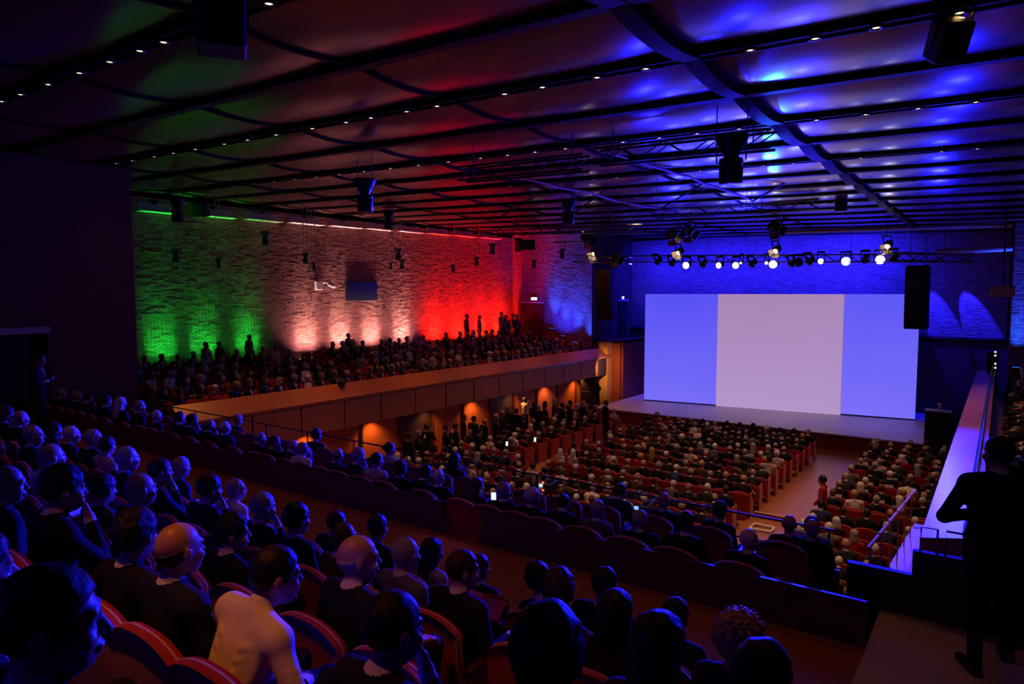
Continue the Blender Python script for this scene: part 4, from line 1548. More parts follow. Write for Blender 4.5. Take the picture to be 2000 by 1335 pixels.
def grid(lv, tall=False, wide=0.42):
    top = 1.95 if tall else 1.46
    if lv == 'fine':
        h = 0.0085
        return axis([(-wide, 0.014), (-0.16, h), (0.16, 0.014), (wide,)]), axis([(-0.32, 0.014), (-0.14, h), (0.36, 0.014), (0.78,)]), \
            axis([(-0.03, 0.02), (0.55 if not tall else 0.85, 0.012), (0.94 if not tall else 1.40, h), (top,)])
    if lv == 'mid':
        h = 0.016
        return axis([(-wide, 0.026), (-0.13, h), (0.13, 0.026), (wide,)]), axis([(-0.30, 0.026), (-0.14, h), (0.2, 0.03), (0.76,)]), \
            axis([(-0.04, 0.04), (0.55 if not tall else 0.8, 0.026), (0.94 if not tall else 1.42, h), (top,)])
    h = 0.024
    return axis([(-wide, 0.045), (-0.12, h), (0.12, 0.045), (wide,)]), axis([(-0.30, 0.045), (-0.14, h), (0.18, 0.05), (0.76,)]), \
        axis([(-0.05, 0.08), (0.45 if not tall else 0.8, 0.05), (0.92 if not tall else 1.40, h), (top,)])


def person_mesh(name, spec, lv, tall=False):
    B, o, R, rt = spec
    xs, ys, zs = grid(lv, tall)
    V, F, t = B.mesh(xs, ys, zs, rt)
    return V, F, t, o, R


FINE = {}
for nm, kw in {
    'straight': dict(pose='lap'),
    'chin': dict(pose='chin', lean=0.10, yaw=-0.15),
    'turned': dict(pose='rest', yaw=-0.45, nod=0.05, w=1.05),
    'turned_left': dict(pose='lap', yaw=0.35, w=0.98),
    'forward': dict(pose='knees', lean=0.38, yaw=-0.1),
    'woman': dict(pose='lap', w=0.86, female=True, yaw=-0.2),
    'phone': dict(pose='phone', lean=0.05, nod=0.25, w=0.92, female=True),
    'tilted': dict(pose='rest', side=-0.28, yaw=-0.2, w=0.9, female=True),
    'shirt_man': dict(pose='wide', lean=0.30, side=0.10, yaw=-0.35, w=1.08, folds=True),
}.items():
    V, F, t, o, R = person_mesh(nm, seated(fine=True, **kw), 'fine')
    FINE[nm] = (np_mesh('seated_person', V, F, t, DEFM), o, R)
V, F, t, o, R = person_mesh('guard', standing('fold', w=1.16, yaw=0.25, coat=True, stride=0.2), 'fine', True)
FINE['guard'] = (np_mesh('standing_person', V, F, t, DEFM), o, R)

HAIRM = {}
for st in ('short', 'full', 'receding', 'bald', 'bob', 'long', 'curly', 'bun'):
    B = Body()
    B.custom((-0.13, -0.19, -0.31 if st == 'long' else -0.15), (0.13, 0.13, 0.16), hair_fn(st), 0, 0.003)
    h = 0.0075
    V, F, t = B.mesh(np.arange(-0.15, 0.151, h), np.arange(-0.21, 0.15, h), np.arange(-0.33 if st == 'long' else -0.17, 0.17, h))
    HAIRM[st] = np_mesh('hair', V, F, t * 0, [HR_['black']])

MID = {}
LOW = {}
mids = {'a': dict(pose='lap'), 'b': dict(pose='rest', yaw=-0.35, w=1.06), 'c': dict(pose='knees', lean=0.25), 'd': dict(pose='lap', yaw=0.3, female=True, w=0.88), 'e': dict(pose='chin', lean=0.06, yaw=0.1)}
for p, kw in mids.items():
    for st in (('short', 'bald', 'receding') if p in 'bc' else ('bob', 'long', 'curly') if p == 'd' else ('short', 'full', 'bald')):
        V, F, t, o, R = person_mesh('m', seated(fine=False, hair=st, **kw), 'mid')
        MID[p + st] = (np_mesh('seated_person', V, F, t, DEFM), st)
        if p in 'ad':
            V, F, t, o, R = person_mesh('l', seated(fine=False, hair=st, **kw), 'low')
            LOW[p + st] = (V, F, t, st)
STAND = {}
for p, st in (('down', 'short'), ('fold', 'short'), ('clasp', 'full'), ('down', 'bald'), ('clasp', 'bob'), ('camera', 'short')):
    V, F, t, o, R = person_mesh('s', standing(p, fine=False, hair=st), 'mid', True)
    STAND[p + st] = (np_mesh('standing_person', V, F, t, DEFM), st)
# ================================================================== SEATS
def seat_parts():
    """theatre seat: arched padded back, tip cushion, two arms, pedestal; origin on the floor at the front face of the back"""
    W_ = 0.265
    top = lambda u: 0.965 - 0.085 * abs(u) ** 2.6
    n = 14

    def back(off, thick, inset, z0):
        mb = MB()
        us_ = [-1 + 2 * i / n for i in range(n + 1)]
        vs = []
        zs_ = 6
        for side in (0, 1):
            for i, u in enumerate(us_):
                for k in range(zs_ + 1):
                    t = k / zs_
                    z = z0 + (top(u) - inset - z0) * t
                    y = -0.03 - 0.10 * (z - 0.4)
                    pil = math.sqrt(max(0.0, 1 - abs(u) ** 6)) * math.sqrt(max(0.0, 1 - abs(2 * t - 1) ** 8))
                    y += off + (thick * (0.6 + 0.4 * pil) if side else -0.012 * pil)
                    vs.append((u * (W_ - inset), y, z))
        m = (n + 1) * (zs_ + 1)
        fs = []
        for side in (0, 1):
            for i in range(n):
                for k in range(zs_):
                    a = side * m + i * (zs_ + 1) + k
                    q = (a, a + 1, a + zs_ + 2, a + zs_ + 1)
                    fs.append(q if side else q[::-1])
        rim = [i * (zs_ + 1) for i in range(n + 1)] + [n * (zs_ + 1) + k for k in range(1, zs_ + 1)] + [i * (zs_ + 1) + zs_ for i in range(n - 1, -1, -1)] + [k for k in range(zs_ - 1, 0, -1)]
        for a, b in zip(rim, rim[1:] + rim[:1]):
            fs.append((a, b, b + m, a + m))
        mb.add(vs, fs, 0, True)
        return mb
    bk = back(-0.10, 0.105, 0.0, 0.30)
    pipe = MB()
    pts = []
    for i in range(n + 1):
        u = -1 + 2 * i / n
        z = top(u) + 0.002
        pts.append((u * W_, -0.03 - 0.10 * (z - 0.4) - 0.062, z))
    pipe.tube([(pts[0][0], pts[0][1] + 0.03, 0.62)] + pts + [(pts[-1][0], pts[-1][1] + 0.03, 0.62)], 0.0055, 5)
    cu = MB().bbox((-W_ + 0.02, 0.0, 0.33), (W_ - 0.02, 0.44, 0.45), 0.035)
    arms = []
    for s in (-1, 1):
        a = MB()
        a.bbox((s * (W_ + 0.005) - 0.022, -0.06, 0.28), (s * (W_ + 0.005) + 0.022, 0.30, 0.60), 0.008, 1)
        a.bbox((s * (W_ + 0.005) - 0.03, -0.08, 0.60), (s * (W_ + 0.005) + 0.03, 0.36, 0.635), 0.01, 0)
        arms.append(a)
    ped = MB().bbox((-0.05, 0.02, 0.0), (0.05, 0.22, 0.34), 0.01).bbox((-0.12, -0.02, 0.0), (0.12, 0.28, 0.025), 0.006)
    return bk, pipe, cu, arms, ped


_bk, _pipe, _cu, _arms, _ped = seat_parts()
ME_BACK = _bk.mesh('backrest', M['seat'])
ME_PIPE = _pipe.mesh('piping', M['piping'])
ME_CUSH = _cu.mesh('cushion', M['seat'])
ME_ARM = [a.mesh('armrest', [M['wood_dark'], M['seat']]) for a in _arms]
ME_PED = _ped.mesh('pedestal', M['blackmetal'])
# one-mesh version for seats too far off to show their parts
_one = MB()
for mb, mi in ((_bk, 0), (_cu, 0), (_arms[0], 0), (_arms[1], 0), (_ped, 2)):
    for f, m in zip(mb.f, mb.m):
        pass
    _one.add(mb.v, mb.f, mi)
ME_SEAT = _one.mesh('theatre_seat', [M['seat'], M['piping'], M['blackmetal']])
_one.bbox((0.27, -0.14, 0.0), (0.315, 0.38, 0.93), 0.015, 0)
ME_SEAT_END = _one.mesh('theatre_seat', [M['seat'], M['piping'], M['blackmetal']])
SEATZ = 0.84


def low_seat():
    mb = MB()
    W_ = 0.265
    for i in range(6):
        u0, u1 = -1 + i / 3, -1 + (i + 1) / 3
        t0, t1 = [0.965 - 0.085 * abs(u) ** 2.6 for u in (u0, u1)]
        mb.add([(u0 * W_, -0.11, 0.3), (u1 * W_, -0.11, 0.3), (u1 * W_, -0.16, t1), (u0 * W_, -0.16, t0), (u0 * W_, -0.03, 0.3), (u1 * W_, -0.03, 0.3), (u1 * W_, -0.09, t1), (u0 * W_, -0.09, t0)],
               [(0, 1, 2, 3), (4, 7, 6, 5), (3, 2, 6, 7)] + ([(0, 3, 7, 4)] if i == 0 else []) + ([(1, 5, 6, 2)] if i == 5 else []))
    mb.box((-W_ + 0.02, 0, 0.33), (W_ - 0.02, 0.44, 0.45))
    mb.box((-0.05, 0.02, 0), (0.05, 0.2, 0.34))
    for s in (-1, 1):
        mb.box((s * W_ - 0.025, -0.08, 0.3), (s * W_ + 0.025, 0.34, 0.63))
    return np.array(mb.v), [f for f in mb.f]


def full_seat(loc, rz, label, group, zs=1.0):
    o = empty('theatre_seat', loc, rz)
    o.scale = (1, 1, zs)
    tag(o, label, 'seat', group)
    for nm, me in (('backrest', ME_BACK), ('piping', ME_PIPE), ('cushion', ME_CUSH), ('armrest', ME_ARM[0]), ('armrest', ME_ARM[1]), ('pedestal', ME_PED)):
        c = bpy.data.objects.new(nm, me)
        link(c, o)
        if nm == 'piping':
            c['label'] = 'pale piping along the arched top'
    return o


def ordw(n):
    s = ['first', 'second', 'third', 'fourth', 'fifth', 'sixth', 'seventh', 'eighth', 'ninth', 'tenth', 'eleventh', 'twelfth', 'thirteenth', 'fourteenth', 'fifteenth', 'sixteenth', 'seventeenth', 'eighteenth', 'nineteenth']
    if n < 19:
        return s[n]
    t = {2: 'twent', 3: 'thirt', 4: 'fort', 5: 'fift'}[(n + 1) // 10]
    return t + 'ieth' if (n + 1) % 10 == 0 else t + 'y-' + s[(n + 1) % 10 - 1]


PEOPLE = []   # every person: dict(loc, rz, scale, kind, ...)
SEATS = []

# ---- foreground block
# name, px, py (head centre), row, pose, hair style, hair colour, clothes, skin, label
FG = [
 (100,1215,'A','turned','short','black','black suit',0,'dark-haired man in profile, largest head at the picture corner'),
 (-60,1120,'A','straight','full','dark brown','black suit',0,'purple-lit face cut by the picture edge, beside the largest head'),
 (768,1225,'B','chin','short','black','black suit',0,'dark-haired man raising one hand to his chin, right of the white shirt'),
 (1068,1240,'B','turned_left','full','black','black suit',1,'dark full-haired head over a red seat end, front of the aisle view'),
 (1290,1250,'C','woman','long','black','dark dress',1,'woman with long dark hair beside the curly blonde row'),
 (1380,1248,'C','straight','full','black','black suit',1,'dark round head just left of the curly blonde woman'),
 (1446,1238,'D','woman','curly','blond','dark dress',0,'woman with curly blonde hair at the end of her row'),
 (1320,1205,'E','straight','full','dark brown','black suit',1,'dark-haired head showing behind the long-haired woman'),
 (1205,1198,'D','woman','bob','black','dark dress',1,'woman with a dark bob rimmed in violet, below a balding head'),
 (1182,1140,'E','straight','receding','black','black suit',1,'balding dark head against the dark parapet of the aisle'),
 (1108,1160,'D','turned_left','full','dark brown','black suit',1,'bushy dark head beside the person leaning sideways'),
 (1058,1130,'E','tilted','full','black','black suit',1,'person leaning far sideways with dark violet-rimmed hair'),
 (904,1112,'D','turned','short','dark brown','black suit',0,'short-haired man with a bright blue highlight on his brow'),
 (938,1126,'E','straight','short','dark brown','black suit',0,'head half hidden behind the man with the blue brow'),
 (845,1077,'E','woman','long','black','pale blouse',1,'long dark-haired woman in a pale top before the violet floor patch'),
 (793,1082,'D','straight','receding','grey','grey jacket',0,'grey close-cropped man left of the long dark-haired woman'),
 (700,1090,'C','turned','bald','grey','black suit',0,'bald man with a white collar and orange-lit crown'),
 (672,1050,'D','straight','receding','brown','brown jacket',0,'ruddy balding head just behind the bald man with a white collar'),
 (660,1022,'E','chin','short','black','black suit',0,'dark-haired man with a hand at his temple near the aisle'),
 (738,1030,'E','turned_left','short','black','black suit',0,'bespectacled dark-haired man beside the aisle floor'),
 (580,1014,'D','straight','full','black','black suit',0,'dark round-headed man in a black suit left of the hand at temple'),
 (515,990,'D','chin','short','grey','black suit',0,'grey-haired man with a hand over his mouth'),
 (462,955,'E','turned','receding','grey','white shirt',0,'grey-haired man in a pale collar with blue-lit face, by the aisle'),
 (410,955,'D','chin','full','dark brown','black suit',0,'dark-haired person resting the chin on a hand, left of the pale collar'),
 (354,912,'E','turned_left','short','grey','navy suit',0,'grey-haired man in a navy jacket in profile by the aisle'),
 (312,920,'D','chin','short','dark brown','black suit',0,'dark-haired man with a hand at his cheek beside the grey profile'),
 (274,955,'C','straight','bald','grey','navy suit',0,'bald man with a blue-lit white collar, third row from the back'),
 (203,955,'C','turned_left','full','black','brown jacket',0,'dark-haired person with only the face edge lit, left of a bald man'),
 (125,955,'B','chin','full','black','black suit',0,'dark-haired person with a hand below the face, near the old bald man'),
 (15,945,'B','turned','bald','white','black suit',0,'elderly bald man at the picture edge with a blue-lit cheek'),
 (100,893,'C','straight','bald','grey','white shirt',0,'bald man with a broad blue-lit face and white collar'),
 (66,850,'D','turned','receding','grey','black suit',0,'balding man with a blue-lit forehead above the bald white-collared man'),
 (248,893,'D','straight','receding','grey','black suit',0,'balding head, blue-lit from the front, two rows from the aisle'),
 (210,870,'E','turned_left','short','dark brown','pale blouse',0,'person in a pale blouse with short dark hair near the side wall'),
 (182,848,'E','turned','receding','grey','black suit',0,'grey balding head before the dark parapet, near the side wall'),
 (140,848,'E','straight','receding','white','black suit',0,'white-haired balding head second from the side wall in its row'),
 (107,842,'E','woman','bob','black','dark dress',0,'dark bobbed head by the balding white-haired man'),
 (40,806,'E','straight','bald','grey','black suit',0,'small far bald head close to the side door'),
 (13,808,'E','woman','full','dark brown','black suit',0,'small far head at the picture edge below the door'),
 (352,1072,'B','straight','bald','dark brown','navy suit',0,'bald man with an orange-lit shining crown'),
 (515,1108,'B','shirt_man','short','black','white shirt',0,'dark-haired man in a white shirt leaning forward with elbows out'),
 (268,1045,'B','turned_left','full','black','black suit',0,'dark-haired head left of the orange-lit bald crown'),
 (455,1040,'C','turned','full','black','black suit',0,'dark-haired person with a blue-lit jaw, above the red seat'),
]
# row F heads in order from the side wall
FF = [120,152,174,208,237,273,307,352,376,411,441,466,512,537,577,592,620,660,700,737,762,783,833,858,890,932,985,1040,1110,1170,1215,1252,1296,1341,1405,1463,1542,1627,1672,1742]
SK = [SKINS[0], SKINS[1], SKINS[2]]


def dress(o, skin, clothes, hair, tie=0):
    me = o.data
    mats_ = [SK[skin], CL[clothes], SHIRTW, TROUSM, SHOEM, EYEM, HR_[hair], TIES[tie]]
    if clothes in ('white shirt', 'pale blouse', 'red jacket'):
        mats_[2] = CL[clothes]
        mats_[7] = CL[clothes]
    if clothes == 'dark dress':
        mats_[2] = SK[skin]
        mats_[7] = SK[skin]
    for i, m in enumerate(mats_):
        o.material_slots[i].link = 'OBJECT'
        o.material_slots[i].material = m


def fine_person(var, loc, rz, sc, hair, hcol, clothes, skin, label, group=None, name='person', tie=0):
    me, o, R = FINE[var]
    p = bpy.data.objects.new(name, me)
    link(p)
    p.location = loc
    p.rotation_euler = (0, 0, rz)
    p.scale = (sc, sc, sc)
    dress(p, skin, clothes, hcol, tie)
    tag(p, label, 'person', group)
    h = bpy.data.objects.new('hair', HAIRM[hair])
    link(h, p)
    h.matrix_local = Matrix.Translation(Vector([float(a) for a in o])) @ Matrix([[float(a) for a in r] for r in R]).to_4x4() @ Matrix.Scale(HS, 4)
    h.material_slots[0].link = 'OBJECT'
    h.material_slots[0].material = HR_[hcol]
    return p


ROWN = {'A': 'rearmost row', 'B': 'second row from the back', 'C': 'third row from the back', 'D': 'fourth row from the back', 'E': 'row behind the cross aisle', 'F': 'row below the aisle parapet', 'G': 'front row at the tier rail'}
BLOCK['G'] = (7.78, ZC - 3.60)
FF = [q for q in FF if q < 1700]
rowx = {k: [] for k in 'ABCDEFG'}
for px, py, row, var, hst, hcol, clo, sk, lab in FG:
    ys, fl = BLOCK[row]
    me, o, R = FINE[var]
    p = on_y(px, py, ys + 0.17 + float(o[1]))
    s = (p.z - fl) / float(o[2])
    s = min(1.08, max(0.90, s))
    x = p.x - float(o[0]) * s
    for q in rowx[row]:
        if abs(q - x) < 0.40:
            x = q + (0.40 if x >= q else -0.40)
    rowx[row].append(x)
    fine_person(var, (x, ys + 0.17, fl), random.uniform(-0.1, 0.1), s, hst, hcol, clo, sk, lab, tie=1 if 'bald' in hst else 0)

HC = ['black', 'black', 'dark brown', 'dark brown', 'brown', 'grey', 'grey', 'white', 'blond']
rf = random.Random(21)
FY = [(120, 768), (272, 793), (307, 812), (352, 815), (411, 830), (441, 835), (512, 855), (577, 875), (617, 885), (700, 890), (762, 905), (783, 915), (833, 925), (890, 940), (932, 950), (985, 960), (1040, 970), (1110, 985), (1170, 1000), (1215, 1005), (1252, 1015), (1296, 1008), (1341, 1020), (1405, 1040), (1463, 1055), (1542, 1045), (1627, 1065), (1672, 1070), (1742, 1105)]
SPEC = {783: ('straight', 'curly', 'dark brown', 'black suit', 'person with a violet-lit round curly head, below the parapet'),
        932: ('woman', 'long', 'brown', 'dark dress', 'woman with long wavy brown hair, by the red seat end'),
        833: ('forward', 'full', 'black', 'black suit', None), 890: ('phone', 'bob', 'dark brown', 'dark dress', None),
        441: ('straight', 'receding', 'white', 'navy suit', 'white-haired man with a white collar, sixth lit head from the wall'),
        592: ('turned', 'short', 'grey', 'white shirt', 'man in a white shirt leaning on the parapet beside a red bag'),
        1341: ('straight', 'short', 'dark brown', 'black suit', 'broad dark head just left of the lower rail, below the parapet'),
        1542: ('straight', 'bald', 'brown', 'black suit', 'balding head rimmed in blue, left of the pale sheet')}
prevF, prevG = -99, -99
nF = 0
for px in FF:
    py = float(np.interp(px, [a for a, b in FY], [b for a, b in FY]))
    xF = on_y(px, py, BLOCK['F'][0] + 0.2).x
    row = 'F'
    if xF - prevF < 0.43 or px > 1600:
        row = 'G'
        if on_y(px, py, BLOCK['G'][0] + 0.2).x - prevG < 0.43:
            continue
    ys, fl = BLOCK[row]
    var, hst, hcol, clo, lab = SPEC.get(px, (None,) * 5)
    if var is None:
        var = rf.choice(['straight', 'turned', 'turned_left', 'straight', 'forward', 'woman', 'chin'])
        fem = var == 'woman'
        hst = rf.choice(['bob', 'long', 'bun'] if fem else ['short', 'full', 'short', 'receding', 'bald'])
        hcol = rf.choice(HC)
        clo = rf.choice(['dark dress', 'pale blouse'] if fem else ['black suit', 'navy suit', 'charcoal suit', 'black suit', 'grey jacket'])
    me, o, R = FINE[var]
    p = on_y(px, py, ys + 0.17 + float(o[1]))
    s = min(1.06, max(0.88, (p.z - fl) / float(o[2])))
    x = min(p.x - float(o[0]) * s, -1.62)
    if row == 'F':
        prevF = x
    else:
        prevG = x
    rowx[row].append(x)
    st = {'short': 'short-haired', 'full': 'full-haired', 'receding': 'balding', 'bald': 'bald', 'bob': 'bobbed', 'long': 'long-haired', 'bun': 'woman with a bun,'}[hst] if lab is None else ''
    if lab is None:
        lab = (f'{hcol} {st} person' if hst not in ('bald', 'bun') else 'bald man' if hst == 'bald' else f'{hcol.split()[-1]}-haired woman with bun') + f' in {clo}, {ordw(nF)} from the side wall, below the parapet'
    fine_person(var, (x, ys + 0.17, fl), rf.uniform(-0.15, 0.25), s, hst, hcol, clo, rf.choice([0, 0, 1]), lab, 'people below the aisle parapet')
    nF += 1

# seats of the rear tier: one under every person and the gaps between filled
for row in 'ABCDEFG':
    ys, fl = BLOCK[row]
    lim = (-9.0 if row in 'AB' else -13.5 if row in 'CD' else -19.2, -0.6 if row < 'F' else -1.95)
    xs = sorted(rowx[row])
    allx = list(xs)
    marks = [lim[0]] + xs + [lim[1]]
    for a, b in zip(marks[:-1], marks[1:]):
        g = b - a
        n = int(round(g / 0.56)) - 1
        for i in range(n):
            allx.append(a + g * (i + 1) / (n + 1))
    allx.sort()
    k = 0
    keep = []
    for x in allx:
        if row in 'FG' and -6.05 < x < -5.2 and not any(abs(x - q) < 0.05 for q in xs):
            continue
        seen = project((x, ys, fl + 0.85))
        if seen[2] < 0.2 or not (-60 < seen[0] < 2060 and seen[1] < 1480):
            continue
        if keep and x - keep[-1] < 0.30:
            continue
        keep.append(x)
        w = 'occupied' if any(abs(x - q) < 0.05 for q in xs) else 'empty'
        full_seat((x, ys, fl), 0, f'{w} red theatre seat, {ordw(k)} from the side wall, {ROWN[row]}', 'red seats of the rear tier', 0.92 if row in 'FG' else 1.0)
        k += 1

# the steward
gp = on_z(1932, 1302, ZC - 3.2)
gs = 1.13
fine_person('guard', gp, 0.40, gs, 'short', 'black', 'black suit', 1, 'tall man in black standing with folded arms on the side walkway')

# ---- mid and far people: list them all, the 300 largest become objects
cl_w = ['black suit'] * 9 + ['navy suit'] * 5 + ['charcoal suit'] * 6 + ['grey jacket', 'brown jacket', 'brown jacket', 'white shirt', 'pale blouse', 'red jacket', 'dark dress', 'dark dress', 'blue jacket']
rm = random.Random(33)
ms = list(MID)


def add_mid(loc, rz, where, group, sc=None, keys=None):
    k = rm.choice(keys or ms)
    fem = k[0] == 'd'
    clo = rm.choice(cl_w)
    if fem and clo.endswith('suit') and rm.random() < 0.6:
        clo = rm.choice(['dark dress', 'dark dress', 'brown jacket', 'pale blouse', 'red jacket'])
    PEOPLE.append(dict(loc=Vector(loc), rz=rz, k=k, clo=clo, hair=rm.choice(HC + ['grey', 'white']), skin=rm.choice([0, 0, 0, 1]), sc=sc or rm.uniform(0.93, 1.04), where=where, group=group))


# left balcony
for r in range(5):
    x = -18.0 - 0.62 - 0.28 - 1.05 * r - 0.62
    z = ZC - 4.0 + 0.17 * r
    n = 0
    y = 10.35 + 0.13 * r
    while y < 34.2 - (0.4 if r else 0):
        aisle = any(abs(y - a) < 0.62 for a in (17.6, 26.3)) and r > 0
        if not aisle:
            rz = -PI / 2 + rm.uniform(0.1, 0.55)
            SEATS.append(dict(loc=Vector((x - 0.17, y, z)), rz=-PI / 2 + 0.12, lab=f'red seat, {ordw(r)} row of the brick wall balcony, {ordw(n)} from its near end', group='red seats of the brick wall balcony'))
            if rm.random() < 0.86:
                add_mid((x, y, z), rz, f'{ordw(r)} row of brick balcony, {ordw(n)} place', 'people in the brick wall balcony')
            n += 1
        y += 0.575
# right balcony
for r in range(3):
    x = -0.75 + 0.62 + 0.28 + 1.05 * r + 0.62
    z = ZC - 4.0 + 0.17 * r
    n = 0
    y = 14.0
    while y < 33.8:
        s = project((x, y, z + 1.1))
        if s[0] < 2060:
            SEATS.append(dict(loc=Vector((x + 0.17, y, z)), rz=PI / 2 - 0.12, lab=f'red seat, {ordw(r)} row of the blue parapet balcony, {ordw(n)} place', group='red seats of the blue parapet balcony'))
            if rm.random() < 0.9:
                add_mid((x, y, z), PI / 2 - rm.uniform(0.1, 0.6), f'{ordw(r)} row behind blue parapet, {ordw(n)} place', 'people behind the blue lit parapet')
            n += 1
        y += 0.575
# stalls: three blocks, front and rear sections
STALL_ROWS = [13.4 + 0.95 * k for k in range(7)] + [20.75 + 0.95 * k for k in range(10)]
for ri, y0 in enumerate(STALL_ROWS):
    for bn, xa, n, occ in (('middle', -6.25, 13, 0.94), ('brick side', -15.15, 5, 0.93), ('parapet side', -1.55, 5, 0.93)):
        if ri < 7 and bn == 'brick side':
            xa, n = -13.6, 7
        if bn == 'parapet side' and y0 > 29.3 or y0 > 29.6:
            continue
        for i in range(n):
            x = xa - 0.55 * i
            y = y0 + 0.25 * ((x - XC) / 6.0) ** 2 - 0.2
            rz = math.atan2(x - XC, 22) * 0.6
            sec = 'rear' if ri < 7 else 'front'
            rn = ordw(ri if ri < 7 else ri - 7)
            SEATS.append(dict(loc=Vector((x, y, 0)), rz=rz, end=(i == 0), lab=f'red stalls seat, {bn} block, {rn} row of {sec} section, {ordw(i)} place', group='red seats of the stalls'))
            if rm.random() < occ:
                add_mid((x + 0.02, y + 0.17, 0), rz + rm.uniform(-0.2, 0.2), f'{bn} block, {sec} {rn} row, {ordw(i)} place', 'people in the stalls')


def mid_person(d, name='person'):
    me, st = (STAND if d.get('stand') else MID)[d['k']]
    o = bpy.data.objects.new(name, me)
    link(o)
    o.location = d['loc']
    o.rotation_euler = (0, 0, d['rz'])
    o.scale = (d['sc'],) * 3
    hc = d['hair']
    dress(o, d['skin'], d['clo'], hc)
    hw = {'short': f'{hc}-haired person', 'full': f'{hc}-haired person', 'bald': f'bald person', 'receding': f'balding {hc}-haired person', 'bob': f'person with bobbed {hc} hair', 'long': f'person with long {hc} hair', 'curly': f'person with curly {hc} hair'}[st]
    tag(o, d.get('label') or f"{hw} in {d['clo']}, {d['where']}", 'person', d['group'])
    return o


# standing people
for px, py, x, sc, k, rz, lab in (
        (911, 618, -24.35, 1.0, 'downshort', -1.2, 'person standing with arms down before the red bricks, first from the white lit part'),
        (936, 619, -24.35, 1.0, 'downbald', -1.0, 'person standing with arms down before the red bricks, second of a pair'),
        (979, 610, -24.3, 1.02, 'foldshort', -1.4, 'person standing with folded arms, first of the group by the balcony door'),
        (988, 613, -23.6, 1.0, 'claspbob', -2.0, 'person with clasped hands, second of the group by the balcony door'),
        (1001, 616, -24.3, 1.0, 'downshort', -1.0, 'person standing third in the group by the balcony door'),
        (1009, 617, -23.7, 1.0, 'foldshort', -1.5, 'person standing nearest the balcony door'),
        (402, 696, -23.9, 1.0, 'claspfull', -1.2, 'dark figure standing before the middle green light'),
        (428, 697, -23.9, 0.97, 'downshort', -1.0, 'dark figure standing between the green lights'),
        (487, 692, -24.2, 0.9, 'downshort', -1.2, 'dark figure before the third green light'),
        (680, 672, -24.0, 0.95, 'claspfull', -1.2, 'figure with a white shirt front before the white lights')):
    p = on_x(px, py, x)
    r = max(0, min(5, int((-18.9 - x) / 1.05)))
    fz = ZC - 4.0 + 0.17 * r
    PEOPLE.append(dict(loc=Vector((p.x, p.y, fz)), rz=rz, k=k, clo='black suit' if px < 700 else rm.choice(['black suit', 'charcoal suit', 'grey jacket']), hair='black', skin=0, sc=min(1.15, max(0.85, (p.z - fz) / 1.635)), stand=True, label=lab, where='', group=None))
for i, (px, py) in enumerate(((75, 700), (44, 694))):
    p = on_y(px, py, 6.2)
    PEOPLE.append(dict(loc=Vector((max(p.x, -19.6), 6.2 - 0.7 * i, ZC - 3.2)), rz=-0.6, k='downshort' if i else 'foldshort', clo='navy suit', hair='black', skin=0, sc=1.04, stand=True,
                       label=['dark figure with a blue-lit sleeve standing by the side door', 'dark figure half in the side doorway'][i], where='', group=None))
FLOORST = [(1025, 781), (990, 797), (1043, 790), (1064, 789), (1083, 783), (1113, 787), (1139, 788), (1183, 787), (889, 833), (905, 815), (925, 819), (946, 823), (968, 813), (980, 806), (870, 836), (832, 835), (816, 846), (797, 853), (1008, 803), (935, 842), (1052, 795), (1098, 792)]
for i, (px, py) in enumerate(FLOORST):
    p = on_z(px, py, 1.68)
    if p.x < -18.85:
        p = on_x(px, py, -18.85)
    sc = min(1.12, max(0.9, p.z / 1.635))
    PEOPLE.append(dict(loc=Vector((p.x, p.y, 0)), rz=-0.5 + rm.uniform(-0.7, 0.7), k=rm.choice(list(STAND)), clo=rm.choice(['black suit', 'navy suit', 'black suit', 'charcoal suit', 'white shirt' if i == 0 else 'black suit']), hair=rm.choice(['black', 'dark brown', 'grey']), skin=0, sc=sc, stand=True,
                       label=f'standee in the side aisle under the balcony, {ordw(sorted(a for a, b in FLOORST).index(px))} towards the stage', where='', group='people standing in the side aisle'))
p = on_x(1168, 741, -17.7)
PEOPLE.append(dict(loc=Vector((-17.75, p.y, p.z - 1.7)), rz=-0.8, k='foldshort', clo='black suit', hair='black', skin=0, sc=1.04, stand=True, label='man in black on the side steps by the light wooden pillar', where='', group=None))
STEPP = p
p = on_z(1608, 938, 1.6)
PEOPLE.append(dict(loc=Vector((p.x, p.y, 0)), rz=1.6, k='claspfull', clo='red jacket', hair='black', skin=1, sc=0.98, stand=True, label='person in a red jacket standing at the aisle corner of the parapet side block', where='', group=None))

for d in PEOPLE:
    s = project(d['loc'] + Vector((0, 0, 1.0)))
    d['d'] = s[2] - (6 if d.get('stand') else 0)
    d['vis'] = -40 < s[0] < 2040 and s[2] > 0
PEOPLE = [d for d in PEOPLE if d['vis']]
PEOPLE.sort(key=lambda d: d['d'])
N_IND = 300 - len(FG) - 1 - nF
for d in PEOPLE[:N_IND]:
    mid_person(d)
rest = PEOPLE[N_IND:]

